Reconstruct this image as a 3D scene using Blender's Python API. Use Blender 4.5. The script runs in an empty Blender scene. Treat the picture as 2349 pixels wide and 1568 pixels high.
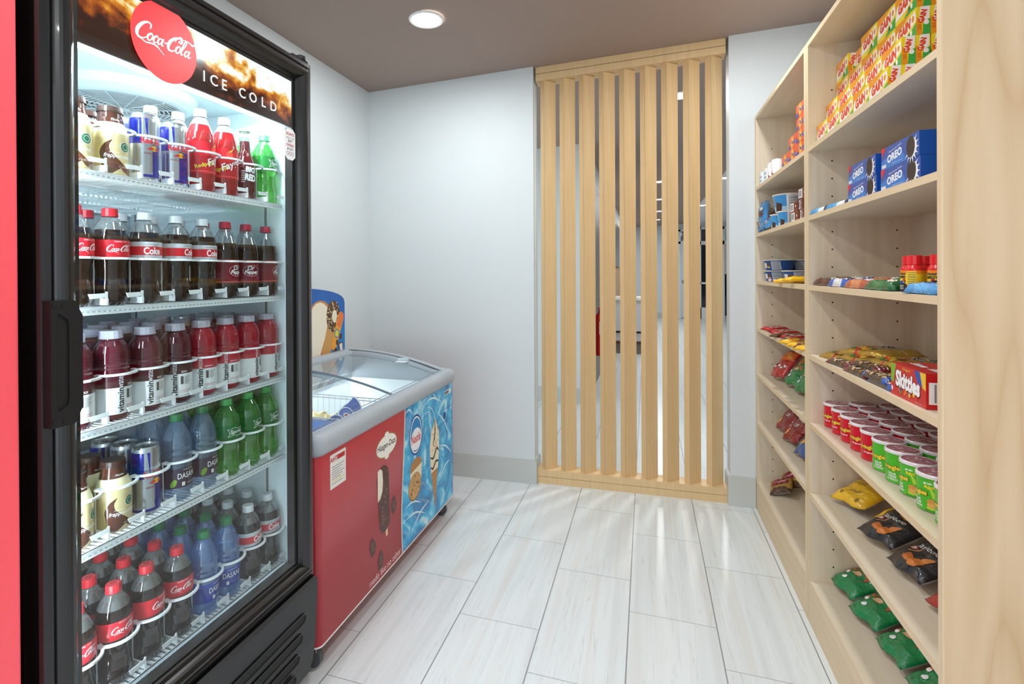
import bpy, math, random
from mathutils import Vector, Matrix
PI = math.pi
sc = bpy.context.scene
COL = sc.collection
# ------------------------------------------------------------------ camera
H = 1.295
yaw, pitch, roll = math.radians(18.13), math.radians(0.1725), math.radians(-0.311)
def cam_rot():
    cy, sy, cp, sp, cr, sr = math.cos(yaw), math.sin(yaw), math.cos(pitch), math.sin(pitch), math.cos(roll), math.sin(roll)
    B = Matrix(((1, 0, 0), (0, 0, -1), (0, 1, 0)))
    Rz = Matrix(((cy, sy, 0), (-sy, cy, 0), (0, 0, 1)))
    Rx = Matrix(((1, 0, 0), (0, cp, -sp), (0, sp, cp)))
    Rr = Matrix(((cr, -sr, 0), (sr, cr, 0), (0, 0, 1)))
    M = (Rr @ Rx @ B @ Rz).transposed()
    r, d, f = M.col[0], M.col[1], M.col[2]
    return Matrix((r, -d, -f)).transposed()
cd = bpy.data.cameras.new('camera'); cam = bpy.data.objects.new('camera', cd); COL.objects.link(cam)
cam.matrix_world = Matrix.Translation((0, 0, H)) @ cam_rot().to_4x4()
cd.sensor_width = 36; cd.lens = 1188 / 2349 * 36
cd.shift_x = (1174.5 - 1094) / 2349; cd.shift_y = -(784 - 628.5) / 2349
cd.clip_start = 0.02
sc.camera = cam
# ------------------------------------------------------------------ view, world
sc.view_settings.view_transform = 'Standard'; sc.view_settings.look = 'None'
sc.view_settings.gamma = 1; sc.view_settings.use_curve_mapping = False
sc.view_settings.exposure = 0.43
sc.cycles.transparent_max_bounces = 24
sc.cycles.max_bounces = 10
sc.cycles.diffuse_bounces = 6
w = bpy.data.worlds.new('world'); sc.world = w; w.use_nodes = True
w.node_tree.nodes['Background'].inputs[0].default_value = (.86, .955, 1, 1)
w.node_tree.nodes['Background'].inputs[1].default_value = 1.7
def ceil_z(x): return 2.578 + 0.04 * max(-1.8, min(1.0, x))
ROOM_LIGHTS = [(-1.02, 2.34), (0.40, 2.34), (-1.02, 0.45), (-0.30, 0.90), (-1.02, -1.2), (0.40, -1.2)]  # the mid-aisle lamp is added to brighten the lower back wall and freezer
LOBBY_LIGHTS = [(0.24, 4.08), (0.18, 7.87), (0.21, 9.80), (0.24, 11.74), (0.25, 13.64), (1.6, 5.9), (1.06, 8.07), (1.07, 11.25)]
def area(name, loc, rot, size, power, color=(1, 1, 1), size_y=None, shape=None):
    l = bpy.data.lights.new(name, 'AREA'); l.energy = power; l.color = color
    l.shape = shape or ('RECTANGLE' if size_y else 'SQUARE'); l.size = size
    if size_y: l.size_y = size_y
    o = bpy.data.objects.new(name, l); COL.objects.link(o); o.location = loc; o.rotation_euler = rot
    return o
ROOM_W, LOBBY_W = 8.6, 12.0
for (x, y) in ROOM_LIGHTS:
    area('downlight_lamp', (x, y, ceil_z(x) - .015), (0, 0, 0), .14, ROOM_W, (.95, .99, 1), shape='DISK')
for (x, y) in LOBBY_LIGHTS:
    area('lobby_lamp', (x, y, ceil_z(x) - .015), (0, 0, 0), .14, LOBBY_W, (.95, .99, 1), shape='DISK')
# cooler led bars and freezer tubes
for (y, rz) in ((1.338, 1), (0.655, -1)):
    area('cooler_led', (-1.043, y, 1.08), (0, math.radians(90), math.radians(25) * rz), 1.28, 34.0, (.80, .92, 1.0), size_y=.02)
area('cooler_led', (-1.08, .985, 1.775), (0, math.radians(25), 0), .03, 8.0, (.80, .92, 1.0), size_y=.6)
area('freezer_tube', (-1.60, 2.02, .735), (0, math.radians(-35), 0), .03, 4.5, (.88, .95, 1.0), size_y=1.05)

# ------------------------------------------------------------------ materials
MATS = {}
def hexc(s):
    s = s.lstrip('#'); v = [int(s[i:i + 2], 16) / 255 for i in (0, 2, 4)]
    return tuple((c / 12.92 if c <= .04045 else ((c + .055) / 1.055) ** 2.4) for c in v) + (1,)
def P(color, rough=.5, metal=0, emit=None, es=0, coat=0, alpha=None, spec=.5):
    key = ('P', color, rough, metal, emit, es, coat, spec)
    if key in MATS: return MATS[key]
    m = bpy.data.materials.new('surface_' + color.strip('#')); m.use_nodes = True
    b = m.node_tree.nodes['Principled BSDF']
    b.inputs['Base Color'].default_value = hexc(color); b.inputs['Roughness'].default_value = rough
    b.inputs['Metallic'].default_value = metal; b.inputs['Coat Weight'].default_value = coat
    b.inputs['Specular IOR Level'].default_value = spec
    if emit:
        b.inputs['Emission Color'].default_value = hexc(emit); b.inputs['Emission Strength'].default_value = es
    # faint procedural tone variation
    nt = m.node_tree; n = nt.nodes.new('ShaderNodeTexNoise'); n.inputs['Scale'].default_value = 60
    tc = nt.nodes.new('ShaderNodeTexCoord'); nt.links.new(tc.outputs['Object'], n.inputs['Vector'])
    mx = nt.nodes.new('ShaderNodeMix'); mx.data_type = 'RGBA'; c = hexc(color)
    mx.inputs[6].default_value = tuple(v * .96 for v in c[:3]) + (1,); mx.inputs[7].default_value = tuple(min(1, v * 1.04) for v in c[:3]) + (1,)
    nt.links.new(n.outputs['Fac'], mx.inputs[0]); nt.links.new(mx.outputs[2], b.inputs['Base Color'])
    MATS[key] = m; return m
def F(color, rough=.25, metal=0):
    '''crinkled foil or film'''
    key = ('F', color, rough, metal)
    if key in MATS: return MATS[key]
    m = P(color, rough, metal, coat=.3).copy(); m.name = 'crinkled_' + color.strip('#'); nt = m.node_tree; b = nt.nodes['Principled BSDF']
    tc = nt.nodes.new('ShaderNodeTexCoord'); n = nt.nodes.new('ShaderNodeTexNoise'); n.inputs['Scale'].default_value = 28; n.inputs['Detail'].default_value = 3; n.inputs['Distortion'].default_value = 1.5
    nt.links.new(tc.outputs['Object'], n.inputs[0]); bp = nt.nodes.new('ShaderNodeBump'); bp.inputs['Strength'].default_value = .55; bp.inputs['Distance'].default_value = .012
    nt.links.new(n.outputs['Fac'], bp.inputs['Height']); nt.links.new(bp.outputs[0], b.inputs['Normal']); MATS[key] = m; return m
def thin(name, color, gloss=.12, body=0.0, bodycol='#ffffff', rough=.03):
    """thin clear plastic or glass: transparent tint + fresnel gloss (+ some body colour)"""
    key = ('T', name)
    if key in MATS: return MATS[key]
    m = bpy.data.materials.new(name); m.use_nodes = True; nt = m.node_tree; nt.nodes.clear()
    out = nt.nodes.new('ShaderNodeOutputMaterial'); t = nt.nodes.new('ShaderNodeBsdfTransparent'); t.inputs[0].default_value = hexc(color)
    g = nt.nodes.new('ShaderNodeBsdfGlossy'); g.inputs['Roughness'].default_value = rough
    lw = nt.nodes.new('ShaderNodeLayerWeight'); lw.inputs['Blend'].default_value = .5
    pw = nt.nodes.new('ShaderNodeMath'); pw.operation = 'POWER'; pw.inputs[1].default_value = 4.0; nt.links.new(lw.outputs['Facing'], pw.inputs[0])
    ad = nt.nodes.new('ShaderNodeMath'); ad.operation = 'MULTIPLY_ADD'; ad.inputs[1].default_value = .9; ad.inputs[2].default_value = .04 + gloss; ad.use_clamp = True
    nt.links.new(pw.outputs[0], ad.inputs[0])
    mx = nt.nodes.new('ShaderNodeMixShader'); nt.links.new(ad.outputs[0], mx.inputs[0])
    src = t.outputs[0]
    if body > 0:
        d = nt.nodes.new('ShaderNodeBsdfDiffuse'); d.inputs[0].default_value = hexc(bodycol)
        m2 = nt.nodes.new('ShaderNodeMixShader'); m2.inputs[0].default_value = body
        nt.links.new(t.outputs[0], m2.inputs[1]); nt.links.new(d.outputs[0], m2.inputs[2]); src = m2.outputs[0]
    nt.links.new(src, mx.inputs[1]); nt.links.new(g.outputs[0], mx.inputs[2]); nt.links.new(mx.outputs[0], out.inputs[0])
    MATS[key] = m; return m
def nodes(name):
    m = bpy.data.materials.new(name); m.use_nodes = True; nt = m.node_tree
    return m, nt, nt.nodes['Principled BSDF']
def N(nt, t, **kw):
    n = nt.nodes.new(t)
    for k, v in kw.items():
        if k.startswith('_'): n.inputs[int(k[1:])].default_value = v
        else: setattr(n, k, v)
    return n
def ramp(nt, src, stops, interp='LINEAR'):
    r = nt.nodes.new('ShaderNodeValToRGB'); r.color_ramp.interpolation = interp
    e = r.color_ramp.elements
    while len(e) < len(stops): e.new(.5)
    for i, (p, c) in enumerate(stops):
        e[i].position = p; e[i].color = hexc(c) if isinstance(c, str) else c
    nt.links.new(src, r.inputs[0]); return r
def math_(nt, op, a, b=None, c=None):
    n = nt.nodes.new('ShaderNodeMath'); n.operation = op
    for i, v in enumerate((a, b, c)):
        if v is None: continue
        if isinstance(v, (int, float)): n.inputs[i].default_value = v
        else: nt.links.new(v, n.inputs[i])
    return n.outputs[0]
def wood(name, c1, c2, scale, figure=.0, rough=.45, fine=True):
    """scale = vector, small along the grain"""
    m, nt, b = nodes(name); tc = N(nt, 'ShaderNodeTexCoord'); mp = N(nt, 'ShaderNodeMapping')
    mp.inputs['Scale'].default_value = scale; nt.links.new(tc.outputs['Object'], mp.inputs[0])
    n = N(nt, 'ShaderNodeTexNoise'); n.inputs['Scale'].default_value = 1; n.inputs['Detail'].default_value = 6; n.inputs['Distortion'].default_value = .6
    nt.links.new(mp.outputs[0], n.inputs[0]); f = n.outputs['Fac']
    if figure:
        mp2 = N(nt, 'ShaderNodeMapping'); mp2.inputs['Scale'].default_value = tuple(s * .16 for s in scale); nt.links.new(tc.outputs['Object'], mp2.inputs[0])
        n2 = N(nt, 'ShaderNodeTexNoise'); n2.inputs['Scale'].default_value = 1; n2.inputs['Detail'].default_value = 3; n2.inputs['Distortion'].default_value = .4
        nt.links.new(mp2.outputs[0], n2.inputs[0])
        s = math_(nt, 'MULTIPLY', n2.outputs['Fac'], 44.0); s = math_(nt, 'FRACT', s); s = math_(nt, 'PINGPONG', s, .5)
        s = math_(nt, 'MULTIPLY', s, 2); s = math_(nt, 'POWER', s, .5)
        f = math_(nt, 'ADD', math_(nt, 'MULTIPLY', f, 1 - figure), math_(nt, 'MULTIPLY', s, figure))
    r = ramp(nt, f, [(.25, c2), (.72, c1)]); nt.links.new(r.outputs[0], b.inputs['Base Color'])
    b.inputs['Roughness'].default_value = rough
    return m
M_ply_v = wood('plywood_upright', '#e0d5c0', '#d2c3a8', (30, 30, 1.6))
M_ply_h = wood('plywood_shelf', '#e0d5c2', '#d6c8b0', (26, 1.5, 26))
M_edge = wood('maple_edge_band', '#e2cfac', '#d8c19c', (40, 2, 40))
M_edge_v = wood('maple_edge_upright', '#e2cfac', '#d8c19c', (40, 40, 2))
M_panel = wood('maple_panel', '#dcc5a2', '#c2a277', (14, 14, .8), figure=.3)
M_slat = wood('laminate_slat', '#e2c598', '#d8b887', (70, 70, 3))
M_dark = P('#4a4038', .6)
def wall_mat(name, c, rough=.55):
    m, nt, b = nodes(name); b.inputs['Base Color'].default_value = hexc(c); b.inputs['Roughness'].default_value = rough
    tc = N(nt, 'ShaderNodeTexCoord'); n = N(nt, 'ShaderNodeTexNoise'); n.inputs['Scale'].default_value = 160
    nt.links.new(tc.outputs['Object'], n.inputs[0]); bp = N(nt, 'ShaderNodeBump'); bp.inputs['Strength'].default_value = .06; bp.inputs['Distance'].default_value = .002
    nt.links.new(n.outputs['Fac'], bp.inputs['Height']); nt.links.new(bp.outputs[0], b.inputs['Normal']); return m
M_wall = wall_mat('wall_paint', '#d5dcdf'); M_ceil = wall_mat('ceiling_paint_brown', '#a08d84', .7); M_base = wall_mat('baseboard_paint', '#c3c8c6', .4)
M_white_ceil = wall_mat('ceiling_paint_white', '#dfe2e4', .7)
def floor_mat():
    m, nt, b = nodes('porcelain_plank_tile'); tc = N(nt, 'ShaderNodeTexCoord'); sx = N(nt, 'ShaderNodeSeparateXYZ'); nt.links.new(tc.outputs['Object'], sx.inputs[0])
    W, L = .3065, .62
    u = math_(nt, 'DIVIDE', math_(nt, 'ADD', sx.outputs[0], .0705), W); k = math_(nt, 'FLOOR', u); fu = math_(nt, 'SUBTRACT', u, k)
    v = math_(nt, 'DIVIDE', math_(nt, 'ADD', math_(nt, 'SUBTRACT', sx.outputs[1], .1926), math_(nt, 'MULTIPLY', k, L / 3)), L)
    r = math_(nt, 'FLOOR', v); fv = math_(nt, 'SUBTRACT', v, r)
    gu = math_(nt, 'LESS_THAN', math_(nt, 'ABSOLUTE', math_(nt, 'SUBTRACT', fu, 0.006)), .0075)
    gv = math_(nt, 'LESS_THAN', fv, .0035)
    rnd = N(nt, 'ShaderNodeTexWhiteNoise', noise_dimensions='2D'); cb = N(nt, 'ShaderNodeCombineXYZ'); nt.links.new(k, cb.inputs[0]); nt.links.new(r, cb.inputs[1]); nt.links.new(cb.outputs[0], rnd.inputs[0])
    off = N(nt, 'ShaderNodeVectorMath', operation='SCALE'); nt.links.new(rnd.outputs['Color'], off.inputs[0]); off.inputs['Scale'].default_value = 30
    add = N(nt, 'ShaderNodeVectorMath', operation='ADD'); nt.links.new(tc.outputs['Object'], add.inputs[0]); nt.links.new(off.outputs[0], add.inputs[1])
    mp = N(nt, 'ShaderNodeMapping'); mp.inputs['Scale'].default_value = (20, .5, 1); nt.links.new(add.outputs[0], mp.inputs[0])
    n = N(nt, 'ShaderNodeTexNoise'); n.inputs['Scale'].default_value = 1; n.inputs['Detail'].default_value = 4; n.inputs['Distortion'].default_value = .35; nt.links.new(mp.outputs[0], n.inputs[0])
    st = math_(nt, 'PINGPONG', math_(nt, 'MULTIPLY', n.outputs['Fac'], 11.0), .5)
    vein = math_(nt, 'LESS_THAN', st, .035)
    soft = ramp(nt, n.outputs['Fac'], [(.3, '#d2d9db'), (.5, '#dbe3e6'), (.7, '#d6d8d7')])
    mx = N(nt, 'ShaderNodeMix', data_type='RGBA'); nt.links.new(math_(nt, 'MULTIPLY', vein, .28), mx.inputs[0]); nt.links.new(soft.outputs[0], mx.inputs[6]); mx.inputs[7].default_value = hexc('#b5afa8')
    g = math_(nt, 'MAXIMUM', gu, gv); m2 = N(nt, 'ShaderNodeMix', data_type='RGBA'); nt.links.new(g, m2.inputs[0]); nt.links.new(mx.outputs[2], m2.inputs[6]); m2.inputs[7].default_value = hexc('#8b8f93')
    nt.links.new(m2.outputs[2], b.inputs['Base Color']); b.inputs['Roughness'].default_value = .28
    return m
M_floor = floor_mat()
BLACK = P('#0c0d0e', .28, coat=.3); BLACK2 = P('#15171a', .4); BLK = P('#050505', .6); WHITE = P('#eef1f2', .4); LINER = P('#dfeaee', .35)
CHROME = P('#c8ccd0', .18, 1.0); GREY = P('#aab2ba', .38); RED = P('#c8262c', .35)
GLASS = thin('door_glass', '#e8f2f2', .03); LIDGLASS = thin('lid_glass', '#eef6f6', .02)
PET = thin('clear_plastic', '#e6eef0', .15, .10); WATER = thin('water_bottle', '#d8e8f8', .10, .14, '#a4c8ee')
WATER2 = thin('water_bottle_blue', '#c8e0ff', .12, .26, '#7fb4f6'); GREENP = thin('green_plastic', '#8fe08a', .08, .22, '#58d060'); LIDCLEAR = thin('lid_clear', '#e8d8d8', .06, .35, '#b98a8a')
COLA = P('#1c0f0a', .06, spec=.8); TEA = P('#4a1216', .06, spec=.8); REDPOP = P('#8c1016', .08, spec=.8); PURP = P('#4c1220', .08, spec=.8); PINKJ = P('#9a1a2c', .08, spec=.8)

# ------------------------------------------------------------------ mesh builder
class MB:
    def __init__(s): s.v = []; s.f = []; s.m = []; s.mats = []; s.sm = []
    def mi(s, mat):
        if mat not in s.mats: s.mats.append(mat)
        return s.mats.index(mat)
    def add(s, vs, fs, mat, smooth=False, T=None):
        o = len(s.v); s.v += [tuple(T @ Vector(p)) if T else tuple(p) for p in vs]
        i = s.mi(mat)
        for f in fs: s.f.append(tuple(o + k for k in f)); s.m.append(i); s.sm.append(smooth)
        return s
    def box(s, x0, x1, y0, y1, z0, z1, mat, T=None):
        vs = [(x, y, z) for x in (x0, x1) for y in (y0, y1) for z in (z0, z1)]
        return s.add(vs, [(0, 1, 3, 2), (4, 6, 7, 5), (0, 4, 5, 1), (2, 3, 7, 6), (0, 2, 6, 4), (1, 5, 7, 3)], mat, T=T)
    def lathe(s, prof, n=24, T=None, mat=None, cx=0, cy=0, caps=True):
        """prof: (r, z, mat) - mat belongs to the segment starting there"""
        for i in range(len(prof) - 1):
            r0, z0 = prof[i][:2]; r1, z1 = prof[i + 1][:2]; mt = prof[i][2] if len(prof[i]) > 2 else mat
            vs = []; fs = []
            for k in range(n):
                a = 2 * PI * k / n; vs += [(cx + r0 * math.cos(a), cy + r0 * math.sin(a), z0), (cx + r1 * math.cos(a), cy + r1 * math.sin(a), z1)]
            for k in range(n):
                j = (k + 1) % n; fs.append((2 * k, 2 * j, 2 * j + 1, 2 * k + 1))
            s.add(vs, fs, mt, True, T)
        if caps:
            for (r, z, mt, fl) in ((prof[0][0], prof[0][1], prof[0][2] if len(prof[0]) > 2 else mat, True), (prof[-1][0], prof[-1][1], prof[-1][2] if len(prof[-1]) > 2 else mat, False)):
                if r > 1e-4:
                    c = [(cx + r * math.cos(2 * PI * k / n), cy + r * math.sin(2 * PI * k / n), z) for k in range(n)]
                    s.add(c, [tuple(range(n))[::-1] if fl else tuple(range(n))], mt, False, T)
        return s
    def prism(s, poly, z0, z1, mat, T=None, smooth=False, side=None):
        """poly: 2d points ccw, extruded along local z"""
        n = len(poly); vs = [(x, y, z0) for x, y in poly] + [(x, y, z1) for x, y in poly]
        s.add(vs, [tuple(range(n))[::-1], tuple(range(n, 2 * n))], mat, False, T)
        s.add(vs, [(i, (i + 1) % n, n + (i + 1) % n, n + i) for i in range(n)], side or mat, smooth, T); return s
    def tube(s, pts, r, mat, n=6, closed=False):
        pts = [Vector(p) for p in pts]; m = len(pts); vs = []; fs = []
        for i, p in enumerate(pts):
            a = pts[i - 1] if (i > 0 or closed) else p; b = pts[(i + 1) % m] if (i < m - 1 or closed) else p
            t = (b - a).normalized(); up = Vector((0, 0, 1)) if abs(t.z) < .9 else Vector((1, 0, 0))
            q = t.cross(up).normalized(); w2 = q.cross(t)
            for k in range(n):
                an = 2 * PI * k / n; vs.append(p + q * (r * math.cos(an)) + w2 * (r * math.sin(an)))
        for i in range(m if closed else m - 1):
            j = (i + 1) % m
            for k in range(n):
                l = (k + 1) % n; fs.append((i * n + k, i * n + l, j * n + l, j * n + k))
        if not closed: fs += [tuple(range(n)), tuple(range((m - 1) * n, m * n))[::-1]]
        return s.add(vs, fs, mat, True)
    def build(s, name, parent=None, loc=None, bevel=0):
        me = bpy.data.meshes.new(name); me.from_pydata(s.v, [], s.f)
        for m in s.mats: me.materials.append(m)
        me.polygons.foreach_set('material_index', s.m); me.polygons.foreach_set('use_smooth', s.sm); me.update()
        o = bpy.data.objects.new(name, me); COL.objects.link(o)
        if parent: o.parent = parent
        if loc: o.location = loc
        if bevel:
            b = o.modifiers.new('edge', 'BEVEL'); b.width = bevel; b.segments = 2; b.limit_method = 'ANGLE'
        return o
def tag(o, label, cat=None, group=None, kind=None):
    if label: o['label'] = label
    if cat: o['category'] = cat
    if group: o['group'] = group
    if kind: o['kind'] = kind
    return o
def empty(name, loc=(0, 0, 0), rz=0, label=None, cat=None, group=None):
    o = bpy.data.objects.new(name, None); COL.objects.link(o); o.location = loc; o.rotation_euler = (0, 0, rz); o.empty_display_size = .02
    return tag(o, label, cat, group)
KIDS = {}
def kids(o): return [c for c in o.children]
def dup(o, parent=None):
    c = o.copy(); COL.objects.link(c); c.parent = parent
    for ch in kids(o): dup(ch, c)
    return c
def struct(o): o['kind'] = 'structure'; return o
USED = set()
def place(proto, loc, rz=0, label=None, cat=None, group=None, rot=None):
    if proto.name in USED: o = dup(proto)
    else: o = proto; USED.add(proto.name)
    o.location = loc; o.rotation_euler = rot if rot else (0, 0, rz)
    return tag(o, label, cat, group)

# ------------------------------------------------------------------ 2d art
TXT = {}
def text(s, h=None, w=None, bold=0.0, shear=0.0, cx=0, cy=0, rot=0, space=1.0, align='C'):
    key = (s, bold, shear, space)
    if key not in TXT:
        c = bpy.data.curves.new('lettering', 'FONT'); c.body = s; c.size = 1; c.resolution_u = 3; c.offset = bold; c.shear = shear; c.space_character = space; c.space_line = .85; c.align_x = 'CENTER'
        o = bpy.data.objects.new('lettering', c); COL.objects.link(o)
        bpy.context.view_layer.update()
        me = bpy.data.meshes.new_from_object(o.evaluated_get(bpy.context.evaluated_depsgraph_get()))
        TXT[key] = ([(v.co.x, v.co.y) for v in me.vertices], [tuple(p.vertices) for p in me.polygons])
        bpy.data.objects.remove(o); bpy.data.curves.remove(c); bpy.data.meshes.remove(me)
    vs, fs = TXT[key]
    if not vs: return [], []
    x0, x1 = min(v[0] for v in vs), max(v[0] for v in vs); y0, y1 = min(v[1] for v in vs), max(v[1] for v in vs)
    sy = h / (y1 - y0) if h else None; sx = w / (x1 - x0) if w else None
    sy = sy or sx; sx = sx or sy
    out = [((v[0] - (x0 + x1) / 2) * sx, (v[1] - (y0 + y1) / 2) * sy) for v in vs]
    return xf(out, fs, cx, cy, rot)
def xf(vs, fs, cx=0, cy=0, rot=0, s=1.0):
    c, n = math.cos(rot), math.sin(rot)
    return [(cx + s * (x * c - y * n), cy + s * (x * n + y * c)) for x, y in vs], fs
def catmull(pts, n=8):
    out = []; P_ = [pts[0]] + list(pts) + [pts[-1]]
    for i in range(1, len(P_) - 2):
        a, b, c, d = P_[i - 1], P_[i], P_[i + 1], P_[i + 2]
        for k in range(n):
            t = k / n
            out.append(tuple(.5 * (2 * b[j] + (c[j] - a[j]) * t + (2 * a[j] - 5 * b[j] + 4 * c[j] - d[j]) * t * t + (3 * b[j] - a[j] - 3 * c[j] + d[j]) * t ** 3) for j in range(len(b))))
    out.append(tuple(pts[-1])); return out
def stroke(pts, w=None, n=6):
    """pts (x, y) or (x, y, width)"""
    if w is not None: pts = [(p[0], p[1], w) for p in pts]
    c = catmull(pts, n); vs = []; fs = []
    for i, p in enumerate(c):
        a = c[max(0, i - 1)]; b = c[min(len(c) - 1, i + 1)]; dx, dy = b[0] - a[0], b[1] - a[1]; l = math.hypot(dx, dy) or 1
        nx, ny = -dy / l * max(p[2], 1e-5) / 2, dx / l * max(p[2], 1e-5) / 2; vs += [(p[0] + nx, p[1] + ny), (p[0] - nx, p[1] - ny)]
    for i in range(len(c) - 1): fs.append((2 * i + 1, 2 * i + 3, 2 * i + 2, 2 * i))
    return vs, fs
def join(*arts):
    V, F = [], []
    for v, f in arts:
        o = len(V); V += v; F += [tuple(o + k for k in q) for q in f]
    return V, F
def disc(cx, cy, rx, ry=None, n=20, rings=3, rot=0):
    ry = ry or rx; vs = [(0, 0)]; fs = []
    for r in range(1, rings + 1):
        for k in range(n): a = 2 * PI * k / n; vs.append((rx * r / rings * math.cos(a), ry * r / rings * math.sin(a)))
    for k in range(n): fs.append((0, 1 + k, 1 + (k + 1) % n))
    for r in range(1, rings):
        for k in range(n):
            a, b = 1 + (r - 1) * n, 1 + r * n; fs.append((a + k, b + k, b + (k + 1) % n, a + (k + 1) % n))
    return xf(vs, fs, cx, cy, rot)
def rect(x0, x1, y0, y1, nx=1, ny=1, rot=0):
    vs = []; fs = []; cx, cy = (x0 + x1) / 2, (y0 + y1) / 2
    for j in range(ny + 1):
        for i in range(nx + 1): vs.append((x0 + (x1 - x0) * i / nx - cx, y0 + (y1 - y0) * j / ny - cy))
    for j in range(ny):
        for i in range(nx): a = j * (nx + 1) + i; fs.append((a, a + 1, a + nx + 2, a + nx + 1))
    return xf(vs, fs, cx, cy, rot)
def poly(pts): return list(pts), [tuple(range(len(pts)))]
def ring(cx, cy, rx, ry, w, n=24):
    return stroke([(cx + rx * math.cos(2 * PI * k / n), cy + ry * math.sin(2 * PI * k / n)) for k in range(n + 1)], w, 1)
def xform(art, cx=0, cy=0, s=1.0, rot=0): return xf(art[0], art[1], cx, cy, rot, s)
_S = .28
def _sl(p): return [(q[0] + q[1] * _S, q[1], q[2]) for q in p]
COCA = join(*[stroke(_sl(p)) for p in (
    [(23, 21, 1), (23, 27, 2.4), (19, 30, 2.2), (12, 27, 3.4), (6, 18, 5), (5, 9, 5), (9, 3, 3.4), (16, 3, 1.8), (22, 8, 1)],
    [(12, 2, 1.2), (22, -1, 1.6), (32, 1, 2.2), (40, 0, 2.6), (47, -4, 1.0), (55, -9, .6)],
    [(26, 15, 2.4), (22.5, 10, 3), (24, 4, 2.2), (28, 5, 1.6), (30, 11, 2.6), (27.5, 15.5, 1.6), (26, 15, 1.6)],
    [(38.5, 13, 2.4), (36, 15.6, 1.8), (32.5, 11, 3), (33.5, 4.5, 2.2), (38, 5.5, 1)],
    [(45, 14, 1.6), (41, 13, 2), (39.5, 8, 2.8), (41.5, 4, 2), (45, 8, 1.4), (47, 15, 2.4), (46, 7, 2.8), (48, 4, 1.6), (50, 6, .8)],
    [(50, 10.5, 1.8), (54.5, 11.5, 1.8)],
    [(76, 20, 1.6), (78, 25, 2.8), (74, 28.5, 2), (66, 26, 3.2), (59, 18, 4.6), (57, 9, 4.8), (60, 3.2, 3.4), (67, 4, 1.8), (72, 9, 1)],
    [(66, 20, 1.2), (69, 27, 1.4), (74, 31, 1.6), (78, 28, 1.4), (77, 23, 1.2), (72, 22, 1.0), (80, 29, 1.0), (90, 29, 1.6), (97, 27, 2.6), (101, 30, 1)],
    [(74, 15, 2.4), (71, 10, 3), (72.5, 4, 2.2), (76.5, 5, 1.6), (78.5, 11, 2.6), (76, 15.5, 1.6), (74, 15, 1.6)],
    [(80, 8, 1), (84, 17, 1.4), (86, 26, 2.2), (84, 29, 1.4), (82, 23, 2), (80.5, 10, 3), (82, 4, 2.2), (85, 6, .8)],
    [(93, 14, 1.6), (89, 13, 2), (87.5, 8, 2.8), (89.5, 4, 2), (93, 8, 1.4), (95, 15, 2.4), (94, 7, 2.8), (96, 4, 1.6), (99, 7, .8)],
)])
def coca(w, cx=0, cy=0, rot=0): return xform((([(x - 55, y - 12) for x, y in COCA[0]]), COCA[1]), cx, cy, w / 105, rot)

def plane_map(O, U, V, eps=.00012):
    O, U, V = Vector(O), Vector(U), Vector(V); n = U.cross(V).normalized()
    eps = math.copysign(min(abs(eps), .00012), eps)
    return lambda x, y, l=0: O + U * x + V * y + n * (eps * (1 + l) + math.copysign(.00006, eps))
def cyl_map(rf, a0=0, z0=0, eps=.0001):
    def f(x, y, l=0):
        r = (rf(y + z0) if callable(rf) else rf); a = a0 + x / r; r += .00012 + .0001 * (1 + l)
        return Vector((r * math.cos(a), r * math.sin(a), y + z0))
    f.step = .0055
    return f
from mathutils.geometry import tessellate_polygon
def put(mb, mp, art, mat, layer=0):
    L = getattr(mp, 'step', None); mb.nput = getattr(mb, 'nput', 0) + 1; layer += (mb.nput % 60) * .012
    if L:
        tris = []
        for f in art[1]:
            pts = [art[0][k] for k in f]
            if len(pts) == 3: tris.append(tuple(pts))
            elif len(pts) == 4: tris += [(pts[0], pts[1], pts[2]), (pts[0], pts[2], pts[3])]
            else:
                for t in tessellate_polygon([[Vector((a, b, 0)) for a, b in pts]]):
                    q = [pts[i] for i in t]
                    if (q[1][0] - q[0][0]) * (q[2][1] - q[0][1]) - (q[2][0] - q[0][0]) * (q[1][1] - q[0][1]) < 0: q = q[::-1]
                    tris.append(tuple(q))
        out = []
        while tris:
            a, b, c = tris.pop(); e = [math.dist(a, b), math.dist(b, c), math.dist(c, a)]; m = max(e)
            if m <= L or len(out) + len(tris) > 6000: out.append((a, b, c)); continue
            i = e.index(m); a, b, c = ((a, b, c), (b, c, a), (c, a, b))[i]; h = ((a[0] + b[0]) / 2, (a[1] + b[1]) / 2)
            tris += [(a, h, c), (h, b, c)]
        idx = {}; vs = []; fs = []
        for t in out:
            f = []
            for q in t:
                k = (round(q[0], 6), round(q[1], 6))
                if k not in idx: idx[k] = len(vs); vs.append(q)
                f.append(idx[k])
            fs.append(tuple(f))
        art = (vs, fs)
    mb.add([mp(x, y, layer) for x, y in art[0]], art[1], mat, bool(L))
def prof_r(prof):
    pts = [(p[1], p[0]) for p in prof]
    def f(z):
        for (z0, r0), (z1, r1) in zip(pts, pts[1:]):
            if z0 <= z <= z1: return r0 + (r1 - r0) * (z - z0) / max(1e-6, z1 - z0)
        return pts[-1][1]
    return f
WH = P('#f4f4f4', .5); INK = P('#1a1a1c', .5)
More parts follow.
